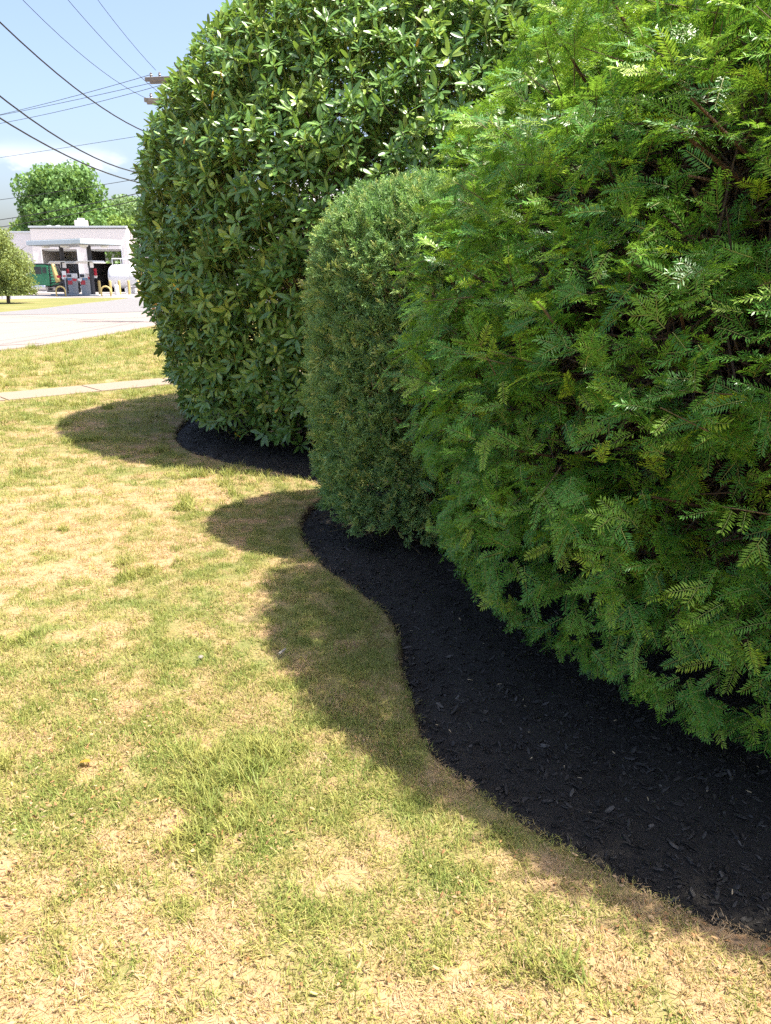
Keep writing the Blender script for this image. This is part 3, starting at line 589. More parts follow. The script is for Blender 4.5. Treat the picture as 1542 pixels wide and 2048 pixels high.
nj = nt_ * 6; rep = np.repeat(np.arange(nt_), 6); JN = TN[rep]; JD = nrm(tdir[rep] + rng.normal(0, .42, (nj, 3))); JP2 = TP[rep] + JD * rng.uniform(-.01, .035, nj)[:, None]; dep = np.full(nj, 0.0)
n2 = 4000; KP, KN = JUN.sample(n2); KP = KP - KN * rng.uniform(.09, .3, n2)[:, None]; KD = nrm(KN + rng.normal(0, .6, (n2, 3)))
JA = np.concatenate([JP2, KP]); JDA = np.concatenate([JD, KD]); JNA = np.concatenate([JN, KN]); JS = np.r_[rng.uniform(.7, 1.2, nj), rng.uniform(1.3, 2.1, n2)]; ok = ~YEW.inside(JA, .97)
JA, JDA, JNA, JS = JA[ok], JDA[ok], JNA[ok], JS[ok]; n = len(JA); je = eulers(JDA, rng.normal(0, 1, (n, 3))); ji = rng.integers(0, 7, n)
score = JS.copy(); score[len(JA) - (ok[nj:].sum()):] = 0; score = score * (np.r_[dep, np.full(n2, 9)][ok] < .03)
top, rest = bulk_split(JA, JNA, score, 300, (605, 860, 350, 1090))
for k in top: link('sprig', jsp[ji[k]], None, jun, tuple(JA[k] - [.30, 4.98, 0]), tuple(je[k]), float(JS[k]))
scatter('foliage', (.30, 4.98, 0), JA[rest], je[rest], JS[rest], ji[rest], jsp, parent=jun)
stems('stem', JUN, jun, 14, .18, .022, .85, M_bark, 5, 6)
# bare dead twigs under the skirt
for k in range(26):
    th = random.uniform(2.6, 5.4); r0 = random.uniform(.55, .72); p = Vector((r0 * math.cos(th), r0 * math.sin(th), random.uniform(.03, .14))); d_ = Vector((math.cos(th + random.gauss(0, .8)), math.sin(th + random.gauss(0, .8)), random.uniform(-.35, .15)))
    l_ = random.uniform(.08, .22); MB().tube([p, p + d_ * l_ * .5 + Vector((0, 0, random.gauss(0, .012))), p + d_ * l_], [.003, .0022, .001], 5).build('dead_twig', M_twig, jun)

# ---------------------------------------------------------------- rhododendron
def leaf_mesh(name, L, W, curl, m, fold=.25):
    v, rib, f = [], [], []; rows = 7
    for i in range(rows):
        u = i / (rows - 1); ww = W * .5 * (math.sin(math.pi * min(1, (.05 + .90 * u)) ** 1.12) ** .62) * (0.12 if i == 0 else 1); y = L * u; z = -curl * L * u * u
        for k, s in enumerate((-1, 0, 1)): v.append((s * ww, y, z + abs(s) * ww * fold)); rib.append(1.0 if s == 0 else 0.0)
    for i in range(rows - 1):
        for k in (0, 1): f.append((i * 3 + k, i * 3 + k + 1, i * 3 + k + 4, i * 3 + k + 3))
    return np.array(v), np.array(f), np.array(rib)
M_rho = leafmat('rhododendron leaf', [(0, (.085, .19, .045)), (.5, (.12, .245, .052)), (.82, (.18, .315, .06)), (1, (.34, .44, .07))], trans=.26, tcol=(.28, .50, .04), rough=.36, spec=.7, rib=(.16, .24, .06), under=(.12, .15, .055))
M_yel = leafmat('yellowed leaf', [(0, (.50, .22, .02)), (1, (.62, .42, .04))], trans=.3, tcol=(.7, .45, .03), rough=.4)
lv = [leaf_mesh('leaf', L, W, c_, M_rho) for L, W, c_ in ((.120, .042, .14), (.134, .045, .20), (.105, .037, .08), (.125, .043, -.05))]
leafs = [mesh_np('leaf', a, b, True, {'rib': c_, 'age': np.full(len(a), .45)}, [M_rho]) for a, b, c_ in lv]
yleaf = mesh_np('leaf', lv[0][0], lv[0][1], True, {'rib': lv[0][2], 'age': np.full(len(lv[0][0]), .45)}, [M_yel])
whorls = []                                                   # list of (kind, matrix) per whorl type
for k in range(7):
    r = random.Random(500 + k); n = r.randint(7, 10); L_ = []
    for i in range(n):
        th = i * 2.399 + r.gauss(0, .2); el = r.uniform(-.1, .55) if i < n - 2 else r.uniform(.8, 1.2); d = Vector((math.cos(th) * math.cos(el), math.sin(el), math.sin(th) * math.cos(el))); u_ = Vector((0, 1, 0)) + Vector((r.gauss(0, .2), 0, r.gauss(0, .2)))
        x = d.cross(u_).normalized(); z = x.cross(d); M = Matrix(((x.x, d.x, z.x), (x.y, d.y, z.y), (x.z, d.z, z.z))).to_4x4(); M.translation = d * .018 + Vector((0, -.03 + .03 * i / n, 0)); L_.append((r.randrange(4), M @ Matrix.Scale(r.uniform(.72, 1.12), 4), r.uniform(.2, .75)))
    whorls.append(L_)
wmesh = []
for L_ in whorls:
    V, F, Rb, Ag, MI = [], [], [], [], []; b = 0
    for kd, M, ag in L_:
        a, fc, rb = lv[kd]; A = np.array(M); q = a @ A[:3, :3].T + A[:3, 3]; V.append(q); F.append(fc + b); Rb.append(rb); Ag.append(np.full(len(q), ag)); MI += [0] * len(fc); b += len(q)
    st = MB().tube([(0, -.16, 0), (.006, -.08, .004), (0, .008, 0)], [.004, .0034, .003], 5, cap=False); V.append(np.array(st.v)); F.append(np.array(st.f) + b); Rb.append(np.zeros(len(st.v))); Ag.append(np.full(len(st.v), .5)); MI += [1] * len(st.f)
    wmesh.append(mesh_np('whorl', np.concatenate(V), np.concatenate(F), True, {'rib': np.concatenate(Rb), 'age': np.concatenate(Ag)}, [M_rho, M_pet], MI))
rho = empty('rhododendron_hedge', (.60, 9.0, 0)); tag(rho, 'tall domed rhododendron with broad glossy dark leaves, at the far end of the bed', 'hedge', 'clipped hedges in the mulch bed'); rb_ = np.array([.60, 9.0, 0])
nw = 11500; WP, WN = RHO.sample(nw); dep = np.abs(rng.normal(0, .10, nw)); dep[rng.random(nw) < .22] += rng.uniform(.1, .35); WP = WP - WN * (dep - .02)[:, None]
WD = nrm(WN * .75 + UP * rng.uniform(.3, 1.1, nw)[:, None] + rng.normal(0, .30, (nw, 3)))
n2 = 8000; KP, KN = RHO.sample(n2); KP = KP - KN * rng.uniform(.25, .7, n2)[:, None]; KD = nrm(KN * .6 + UP * .5 + rng.normal(0, .5, (n2, 3)))
WP = np.concatenate([WP, KP]); WD = np.concatenate([WD, KD]); WN = np.concatenate([WN, KN]); wd_ = np.r_[dep, np.full(n2, 1)]
ok = ~(YEW.inside(WP, .97) | JUN.inside(WP, .97)) & (WP[:, 2] > .13); WP, WD, WN, wd_ = WP[ok], WD[ok], WN[ok], wd_[ok]; n = len(WP)
we = eulers(WD, rng.normal(0, 1, (n, 3))); wi = rng.integers(0, 7, n); ws = rng.uniform(.58, .95, n)
top, rest = bulk_split(WP, WN, ws * (wd_ < .08), 33, (300, 620, 200, 880))
cnt = 0
from mathutils import Euler
for k in top:
    M = Matrix.Translation(Vector(WP[k] - rb_)) @ Euler(we[k]).to_matrix().to_4x4() @ Matrix.Scale(ws[k], 4)
    for kd, Ml, ag in whorls[wi[k]]:
        if cnt >= 272: break
        o_ = link('leaf', leafs[kd], None, rho); o_.matrix_local = M @ Ml; cnt += 1
    o_ = MB().tube([(0, -.16, 0), (.006, -.08, .004), (0, .008, 0)], [.004, .0034, .003], 5).build('shoot', M_pet, rho); o_.matrix_local = M
scatter('foliage', rb_, WP[rest], we[rest], ws[rest], wi[rest], wmesh, parent=rho)
px, py, dd = project(WP); yk = np.where((px > 290) & (px < 900) & (py > 60) & (py < 880) & (wd_ < .1) & ((WN * nrm(CAM - WP)).sum(1) > .2))[0]
for k in rng.choice(yk, min(16, len(yk)), replace=False):
    o_ = link('leaf', yleaf, None, rho, tuple(WP[k] + WN[k] * .04 - rb_), tuple(eulers(np.array([[rng.normal(0, .6), rng.normal(0, .6), -1.0]]), WN[k][None])[0]), float(rng.uniform(.55, .85))); o_['label'] = 'yellowed hanging leaf'
stems('stem', RHO, rho, 34, 1.5, .040, .92, plain('grey brown bark', (.16, .12, .085), .9, .4, 30, bump=.6), 8, 7)
print('hedges done')

# ================================================================== FUEL STATION ACROSS THE ROAD
def PX(px, Y, py=545): return (px - 771) / (1479.4 + (1024 - py) * .2924) * Y      # east-west place of what stands Y metres away
M_wall = plain('painted block wall', (.86, .80, .75), .85, .07, 1.5); M_wall2 = plain('pale side wall', (.80, .76, .74), .85, .08, 1.2)
M_cop = plain('metal coping', (.62, .66, .68), .5, .08, 2); M_dark = plain('dark steel', (.035, .035, .04), .6, .3, 5); M_int = plain('dark workshop wall', (.07, .065, .06), .9, .4, 2)  # one even dark tone for the bay walls and floor
M_white = plain('white paint', (.80, .80, .80), .45, .05, 3); M_can = plain('grey blue fascia', (.50, .58, .64), .5, .06, 1); M_grey = plain('grey metal', (.30, .32, .34), .5, .12, 4)
M_red = plain('red paint', (.50, .03, .05), .5, .15, 5); M_yel2 = plain('yellow paint', (.52, .41, .16), .55, .12, 6); M_green = plain('green truck paint', (.02, .16, .08), .3, .1, 3, spec=.6)
M_tyre = plain('tyre rubber', (.02, .02, .022), .8, .2, 9); M_chrome = plain('brushed aluminium', (.62, .63, .65), .32, .08, 10, metal=.8); M_tank = plain('white tank enamel', (.82, .84, .87), .28, .03, 1.5, spec=.5)
M_glass, t, o = mat('dark window glass'); p = N(t, 'ShaderNodeBsdfPrincipled', i={'Base Color': (.03, .04, .045, 1), 'Roughness': .06, 'Specular IOR Level': .8}); t.links.new(p.outputs[0], o.inputs[0])
M_roof = plain('roof gravel', (.30, .29, .28), .95, .2, 8); M_blue = plain('blue sign', (.10, .22, .38), .5, .1, 5); M_lamp = plain('lamp cover', (.75, .76, .74), .3, .04, 4)

st = empty('service_station', (-30, 80, 0)); tag(st, 'low pale block garage with two open bays and a roof chimney', 'building')
def sb(name, m, x0, x1, y0, y1, z0, z1, par=st, org=(-30, 80, 0), bev=0.0): return MB().box(x0 - org[0], x1 - org[0], y0 - org[1], y1 - org[1], z0 - org[2], z1 - org[2], bev).build(name, m, par)
H = 5.92
wl = MB()
def wbox(x0, x1, y0, y1, z0, z1): wl.box(x0 + 30, x1 + 30, y0 - 80, y1 - 80, z0, z1)
wbox(-34.6, -33.8, 80, 80.3, 0, H); wbox(-30.15, -29.3, 80, 80.3, 0, H); wbox(-25.8, -25.3, 80, 80.3, 0, H); wbox(-33.8, -30.15, 80, 80.3, 4.05, H); wbox(-29.3, -25.8, 80, 80.3, 4.05, H)
wbox(-34.6, -34.3, 80.3, 92, 0, H); wbox(-25.6, -25.3, 80.3, 92, 0, H)
wl.build('wall', M_wall, st)
bw = MB()
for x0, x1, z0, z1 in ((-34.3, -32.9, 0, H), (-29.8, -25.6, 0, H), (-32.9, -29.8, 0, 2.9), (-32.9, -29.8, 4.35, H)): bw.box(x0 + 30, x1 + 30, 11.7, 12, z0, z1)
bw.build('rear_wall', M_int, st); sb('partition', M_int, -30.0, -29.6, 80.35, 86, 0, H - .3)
sb('roof', M_roof, -34.55, -25.35, 80.05, 91.95, H, H + .12); rc = sb('coping', M_cop, -34.7, -25.2, 79.88, 80.36, H + .13, H + .30)
sb('coping', M_cop, -34.7, -34.25, 80.4, 92.1, H + .13, H + .30)
wing = sb('side_wing', M_wall2, -38.0, -34.65, 82.5, 91, 0, 5.7); sb('coping', M_cop, -38.1, -34.66, 82.4, 82.75, 5.71, 5.86)
rw = sb('side_wing', M_wall2, -25.25, -12, 81.2, 90, 0, 5.75); sb('coping', M_cop, -25.2, -11.9, 81.1, 81.5, 5.76, 5.92)
MB().tube([(4.85, -.12, .1), (4.85, -.12, 5.6)], .06, 8).build('drainpipe', M_cop, st)
ch = MB().box(-.55, .45, 2.0, 3.0, H + .12, H + .95).build('chimney', M_wall, st, (-.4, 0, 0)); MB().box(-.33, .23, 2.2, 2.8, H + .96, H + 1.15, .05).build('chimney_cap', M_cop, ch)
for xx in (-3.9, -3.0): MB().lathe([(.22, H + .12), (.22, H + .34), (.36, H + .36), (.30, H + .48), (.05, H + .52)], (xx, 3, 0), 14).build('roof_vent', M_cop, st)
for x0, x1 in ((-33.8, -30.15), (-29.3, -25.8)):               # rolled-up bay doors, frames and lower clutter inside
    sb('bay_frame', M_white, x0, x0 + .10, 79.95, 80.0, 0, 4.05); sb('bay_frame', M_white, x1 - .10, x1, 79.95, 80.0, 0, 4.05)
    dr_ = MB()
    for k in range(4): dr_.box(x0 + .1 + 30, x1 - .1 + 30, .5 + k * .62, 1.08 + k * .62, 3.92, 4.02)
    dr_.build('bay_door', M_cop, st)
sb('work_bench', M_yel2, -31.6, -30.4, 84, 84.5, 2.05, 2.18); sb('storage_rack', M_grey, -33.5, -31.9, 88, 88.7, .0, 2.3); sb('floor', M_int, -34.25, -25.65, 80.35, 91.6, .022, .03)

# canopy on two posts
C0 = Vector((-23.2, 62.2, 0)); a_ = math.atan2(4.0, -5.9); cl, cw = 7.1, 3.9
can = empty('pump_canopy', (C0.x, C0.y, 0), a_); tag(can, 'flat pale canopy on two dark posts in front of the garage', 'canopy')
MB().box(0, cl, -cw, 0, 3.93, 4.27, .02).build('fascia', M_can, can); MB().box(.12, cl - .12, -cw + .12, -.12, 3.88, 3.925).build('soffit', M_grey, can); MB().box(.1, cl - .1, -cw + .1, -.1, 4.275, 4.31).build('deck', M_roof, can)
for u in (1.75, 5.35):
    MB().box(u - .13, u + .13, -cw / 2 - .13, -cw / 2 + .13, .1, 3.875, .02).build('post', M_dark, can)
for u in (1.0, 3.5, 6.0):
    for v_ in (-1.0, -2.9): MB().lathe([(.05, 3.86), (.33, 3.86), (.30, 3.76), (.10, 3.70)], (u, v_, 0), 14).build('lamp', M_lamp, can)
def on_canopy(u, v, z=0): c, s = math.cos(a_), math.sin(a_); return (C0.x + u * c - v * s, C0.y + u * s + v * c, z)
isl = empty('pump_island', on_canopy(3.55, -cw / 2), a_); tag(isl, 'raised concrete pump island under the canopy', 'kerb'); MB().box(-3.2, 3.2, -.55, .55, .02, .14, .04).build('kerb', M_grey, isl)
for u, who in ((2.6, 'grey fuel pump beside the right canopy post'), (4.3, 'grey fuel pump beside the left canopy post')):
    pm = empty('fuel_pump', on_canopy(u, -cw / 2, .14), a_); tag(pm, who, 'fuel pump', 'fuel pumps on the island')
    MB().box(-.34, .34, -.24, .24, 0, 1.25, .03).build('cabinet', M_grey, pm); MB().box(-.36, .36, -.26, .26, 1.26, 1.62, .03).build('head', M_white, pm)
    for s in (-1, 1): MB().box(-.28, .28, *sorted((s * .262, s * .275)), 1.33, 1.55).build('display', M_dark, pm); MB().box(-.3, .3, *sorted((s * .243, s * .255)), .75, 1.1).build('panel', M_red, pm)
    MB().tube([(.36, 0, 1.2), (.5, .05, .9), (.52, .05, .35), (.44, .02, .3), (.40, 0, 1.0)], .025, 6).build('hose', M_dark, pm)
for u, who in ((1.75, 'small white lamp shelter on the right canopy post'), (5.35, 'small white lamp shelter on the left canopy post')):
    q = empty('light_rack', on_canopy(u, -cw / 2, 0), a_); tag(q, who, 'light rack', 'light racks on the canopy posts')
    MB().prism([(-1.25, 2.55), (-1.0, 2.72), (1.0, 2.72), (1.25, 2.55), (1.2, 2.52), (.98, 2.66), (-.98, 2.66), (-1.2, 2.52)], -.55, .55, 'y').build('cover', M_lamp, q)
    for s in (-.16, .16): MB().box(s - .02, s + .02, -.16, .16, 2.2, 2.6).build('bracket', M_white, q)
    for s in (-.30, .30):
        for zz in (1.72, 2.0): MB().box(s - .16, s + .16, -.19, -.145, zz - .13, zz + .13, .01).build('sign_plate', M_red, q)
sgn = empty('sign_post', on_canopy(3.4, -cw / 2 + 1.3)); tag(sgn, 'slim grey sign post between the two pumps', 'sign'); MB().tube([(0, 0, 0), (0, 0, 1.95)], .05, 8).build('pole', M_grey, sgn); MB().box(-.16, .16, -.07, -.052, 1.45, 1.95).build('plate', M_white, sgn); MB().box(-.12, .12, -.078, -.072, 1.5, 1.62).build('stripe', M_red, sgn)
bn_ = empty('pennant_string', on_canopy(2.9, -cw / 2 + .6)); tag(bn_, 'red white and blue bunting slung between the pumps', 'bunting')
for k in range(8):
    x = -1.6 + k * .42; z = 1.62 - .25 * math.sin(math.pi * k / 7) ; MB().prism([(x, z), (x + .38, z - .03), (x + .30, z - .22), (x + .05, z - .20)], -.012, .012, 'y').build('pennant', (M_red, M_white, M_blue)[k % 3], bn_)
for px_, Y in ((117, 63.2), (208, 63.4)):
    q = empty('hoop_guard', (PX(px_, Y), Y, 0)); tag(q, 'yellow steel hoop guarding the %s end of the pump island' % ('left' if px_ < 150 else 'right'), 'bollard', 'hoop guards')
    MB().tube([(-.36 * math.cos(math.radians(tt)) if 0 < tt < 180 else (-.36 if tt <= 0 else .36), 0, zz) for tt, zz in [(0, 0), (0, .45)] + [(a, .45 + .33 * math.sin(math.radians(a))) for a in range(15, 180, 15)] + [(180, .45), (180, 0)]], .06, 8).build('hoop', M_yel2, q, smooth=True)
for k, px_ in enumerate((184, 199, 221, 239, 258, 277)):
    Y = 70 if k > 1 else 66; q = empty('bollard', (PX(px_, Y, 575), Y, 0)); wh = ('second yellow post right of the pumps', 'yellow post just left of the white tank', 'yellow post in front of the left end of the tank', 'yellow post before the tank ladder', 'yellow post before the middle of the tank', 'yellow post before the tank, next to the big hedge')[k]
    if k == 0: wh = 'yellow post beside the right fuel pump'
    tag(q, wh, 'bollard', 'yellow guard posts'); MB().lathe([(.11, 0), (.11, 1.12), (.09, 1.19), (.03, 1.22)], n=12).build('post', M_yel2, q, smooth=False)
# storage tank
tk = empty('storage_tank', (-20.5, 73.5, 0)); tag(tk, 'long white horizontal fuel tank on cradles', 'tank'); L2 = 4.2
prof = [(.06, -L2 - .42), (.45, -L2 - .38), (.8, -L2 - .25), (.98, -L2 - .05), (1.02, -L2 + .12)] + [(1.02, -L2 + .12 + k * (2 * L2 - .24) / 6) for k in range(1, 7)] + [(.98, L2 + .05), (.8, L2 + .25), (.45, L2 + .38), (.06, L2 + .42)]
MB().lathe(prof, (0, 0, 1.52), 36, 'x').build('shell', M_tank, tk, smooth=True)
for x in (-2.8, 0, 2.8): MB().prism([(-.95, .02), (.95, .02), (.85, .62), (.4, .52), (-.4, .52), (-.85, .62)], x - .12, x + .12, 'x').build('cradle', M_white, tk)
ld = MB()
for x in (-2.35, -1.45): ld.tube([(x, -1.25, .05), (x, -1.25, 3.3)], .03, 6)
for k in range(9): ld.tube([(-2.35, -1.25, .35 + k * .3), (-1.45, -1.25, .35 + k * .3)], .018, 5)
ld.build('ladder', M_chrome, tk)
hr = MB().tube([(-4.1, -.35, 3.05), (-.2, -.35, 3.05)], .05, 6)
for k in range(6): hr.tube([(-4.1 + k * .78, -.35, 2.3), (-4.1 + k * .78, -.35, 3.05)], .03, 6)
hr.build('handrail', M_white, tk); MB().lathe([(.12, 2.4), (.12, 3.15), (.2, 3.2), (.2, 3.4), (.04, 3.46)], (.3, -.2, 0), 10).build('vent', M_red, tk)
cy = empty('gas_cylinder', (PX(233, 68.5, 575), 68.5, 0)); tag(cy, 'small white gas cylinder standing before the tank', 'gas cylinder'); MB().lathe([(.17, 0), (.19, .06), (.19, .72), (.13, .85), (.05, .88), (.05, .98)], n=14).build('body', M_white, cy, smooth=True)
MB().lathe([(.07, .985), (.09, 1.0), (.09, 1.05), (.03, 1.07)], n=10).build('valve', M_grey, cy)

# truck
tr = empty('flatbed_truck', (-30.2, 72, 0)); tag(tr, 'green cab truck with bare chassis parked behind the pumps', 'truck')
MB().box(-2.9, 3.4, -.45, -.3, .62, .85).box(-2.9, 3.4, .3, .45, .62, .85).box(-1, 3.3, -.3, .3, .66, .76).build('chassis', M_dark, tr)
cab = MB().prism([(-1.55, .75), (.62, .75), (.62, 2.35), (.45, 2.5), (-.65, 2.5), (-.98, 1.72), (-1.55, 1.6)], -1.05, 1.05, 'y').build('cab', M_green, tr)
MB().box(-.72, .60, -1.0, 1.0, 2.51, 2.62, .04).build('roof_visor', M_dark, cab)
for s in (-1, 1):
    MB().prism([(-.80, 1.72), (.05, 1.72), (.05, 2.32), (-.56, 2.32)], *sorted((s * 1.052, s * 1.066)), 'y').build('window', M_glass, cab); MB().box(.16, .5, *sorted((s * 1.052, s * 1.066)), 1.8, 2.28).build('window', M_glass, cab)
    MB().box(-.74, .08, *sorted((s * 1.052, s * 1.07)), .85, 1.66, .01).build('door', M_green, cab)
MB().prism([(-.99, 1.76), (-.70, 2.42), (-.72, 2.43), (-1.01, 1.77)], -.9, .9, 'y').build('windscreen', M_glass, cab)
MB().box(-2.45, -1.56, -.85, .85, .75, 1.55, .12).build('bonnet', M_green, tr); MB().box(-2.52, -2.46, -.7, .7, .8, 1.45).build('grille', M_chrome, tr); MB().box(-2.75, -2.55, -1.1, 1.1, .5, .78, .04).build('bumper', M_chrome, tr)
for s in (-1, 1):
    MB().lathe([(.02, -2.53), (.13, -2.53), (.14, -2.46)], (0, s * .55, 1.0), 12, 'x').build('headlight', M_lamp, tr)
    MB().lathe([(.3, -.7), (.32, -.66), (.32, .55), (.3, .6)], (-.35, s * .78, .62), 18, 'x').build('fuel_tank', M_chrome, tr, smooth=False)
    for x, wd in ((-1.75, .3), (2.15, .5)):
        wh = empty('wheel', (x, s * .82, .46)); wh.parent = tr; MB().lathe([(.24, -wd / 2), (.42, -wd / 2), (.46, -wd / 2 + .05), (.46, wd / 2 - .05), (.42, wd / 2), (.24, wd / 2)], n=22, axis='y').build('tyre', M_tyre, wh)
        MB().lathe([(.05, -wd / 2 + .01), (.08, -wd / 2 - .02 + .06), (.20, -wd / 2 + .08), (.25, -wd / 2 - .012), (.25, wd / 2 + .012), (.20, wd / 2 - .08), (.08, wd / 2 - .04), (.05, wd / 2 - .01)], n=18, axis='y').build('rim', M_white, wh)
MB().tube([(.95, -.8, 2.55), (1.05, -.82, 2.45), (1.12, -.85, 2.0), (1.25, -.85, 1.4), (1.35, -.82, 1.05)], [.12, .17, .19, .20, .2], 12).build('hose_reel_arm', M_yel2, tr, smooth=True)
rk = MB()
for yv in (-.9, .9): rk.tube([(.72, yv, .85), (.72, yv, 2.62)], .05, 6)
for zz in (1.2, 1.7, 2.2, 2.62): rk.tube([(.72, -.9, zz), (.72, .9, zz)], .035, 6)
rk.tube([(.72, -.9, 2.62), (1.5, -.9, 2.3), (1.9, -.9, 1.5), (1.95, -.9, .85)], .05, 6); rk.build('headache_rack', M_dark, tr)
MB().box(1.0, 3.3, -.9, .9, .93, 1.06, .02).box(1.6, 2.7, -.42, .42, 1.07, 1.35, .05).build('deck', M_dark, tr); MB().box(3.3, 3.42, -1.0, 1.0, .55, .72).build('rear_bar', M_grey, tr)
for k, px_ in enumerate((4, 21)):
    q = empty('marker_post', (PX(px_, 57, 590), 57, 0)); tag(q, ('thin grey marker post at the far left under the small tree', 'thin grey marker post between the small tree and the truck')[k], 'post', 'marker posts'); MB().tube([(0, 0, 0), (0, 0, 1.0 - .25 * k)], .05, 6).build('post', M_grey, q); MB().box(-.08, .08, -.065, -.052, .6 - .2 * k, .9 - .25 * k).build('plate', M_white, q)

# ================================================================== UTILITY POLE AND LINES
M_wood = plain('weathered pole timber', (.19, .175, .165), .9, .35, 9, bump=.4); M_wire = plain('black cable', (.025, .025, .028), .6, .1, 3); M_cer = plain('grey porcelain', (.16, .16, .17), .3, .1, 8)
po = empty('utility_pole', (-6.8, 28, 0)); tag(po, 'wooden utility pole with crossarms rising behind the big hedge', 'utility pole')
MB().tube([(0, 0, -.1), (0, 0, 4), (0, 0, 7.9)], [.17, .14, .11], 12).build('pole', M_wood, po, (.18, 0, 0))
def arm(zc, az, hl, ins):
    d = Vector((math.cos(az), math.sin(az), 0)); M = Matrix.Rotation(az, 4, 'Z'); o_ = MB().box(-hl, hl, .12, .22, zc - .06, zc + .06, .01, M).build('crossarm', M_wood, po)
    MB().box(-hl, hl, -.22, -.12, zc - .06, zc + .06, .01, M).build('crossarm', M_wood, po)
    for u in ins: MB().lathe([(.02, zc + .06), (.02, zc + .13), (.055, zc + .13), (.03, zc + .17), (.06, zc + .19), (.03, zc + .23), (.045, zc + .25), (.01, zc + .28)], tuple(M @ Vector((u, .17, 0))), 10).build('insulator', M_cer, po)
    for s in (-1, 1): MB().tube([M @ Vector((s * hl * .55, .17, zc - .05)), M @ Vector((0, .12, zc - .6))], .018, 5).build('brace', M_grey, po)
arm(7.66, R(-10), .95, (-.9, -.6, .6, .9)); arm(7.02, R(3), 1.0, (-.85, -.4, .4, .85))
MB().lathe([(.18, 5.6), (.24, 5.65), (.24, 6.35), (.2, 6.42), (.06, 6.46)], (.34, .12, 0), 16).build('transformer', M_cer, po)
LINES = [  # start x,y; heading; z = a s^2 + b s + c; visible reach, thickness, label
 ('A', (-6.80, 28.0), (-.053, -.999), (.0141, -.1196, 5.8329), .020, 'thick dark cable crossing the sky from the left edge, highest of the thick ones'),
 ('B', (-7.65, 28.0), (-.053, -.999), (.0142, -.0657, 7.06), .009, 'thin wire ending at the left tip of the lower crossarm'),
 ('C', (-7.20, 28.0), (-.053, -.999), (.0115, .0259, 7.165), .009, 'thin wire between its two steep neighbours, dropping from the top edge to the lower crossarm'),
 ('D', (-7.40, 28.0), (-.053, -.999), (.013, .0945, 7.925), .009, 'steepest thin wire, dropping from the top edge to an insulator of the upper crossarm'),
 ('E', (-6.80, 28.0), (-.053, -.999), (.017, -.1973, 4.9227), .020, 'middle one of the three thick sagging cables at the left edge'),
 ('F', (-6.80, 28.0), (-.053, -.999), (.0114, -.1313, 4.486), .020, 'lowest of the three thick sagging cables, passing over the distant maple'),
 ('G', (-7.65, 28.1), (-.827, .562), (.0019, -.0487, 7.8107), .010, 'uppermost of three close wires running left from the upper crossarm tip'),
 ('H', (-6.80, 28.0), (-.834, .552), (.0012, -.0243, 7.7194), .010, 'middle of three close wires running left from the upper crossarm'),
 ('I', (-6.80, 28.0), (-.834, .552), (.003, -.0601, 7.6144), .010, 'lowest of three close wires running left from the upper crossarm'),
 ('J', (-6.80, 28.0), (-.834, .552), (.0003, -.011, 6.1863), .009, 'lone thin nearly level wire just above the distant maple'),
 ('K', (-6.80, 28.0), (-.834, .552), (.0014, -.0498, 4.9289), .012, 'wire crossing in front of the crown of the distant maple'),
 ('L', (-6.80, 28.0), (-.834, .552), (.0027, -.1011, 4.5769), .017, 'upper of two cables low over the garage roof'),
 ('M', (-6.80, 28.0), (-.834, .552), (.0025, -.1057, 4.3719), .017, 'lower of two cables low over the garage roof')]
for nm, (x0, y0), (dx, dy), (a2_, b2_, c2_), rad_, lab in LINES:
    pts = []; brk = 14.0
    for s in [k * .8 for k in range(0, 18)] + [18, 24, 32, 40]:
        z = a2_ * s * s + b2_ * s + c2_ if s <= brk else a2_ * brk ** 2 + b2_ * brk + c2_ + (2 * a2_ * brk + b2_) * (s - brk) * .7
        pts.append((x0 + dx * s, y0 + dy * s, z))
    o_ = MB().tube(pts, rad_ * .8, 6).build('power_line', M_wire); tag(o_, lab, 'power line', 'overhead lines')

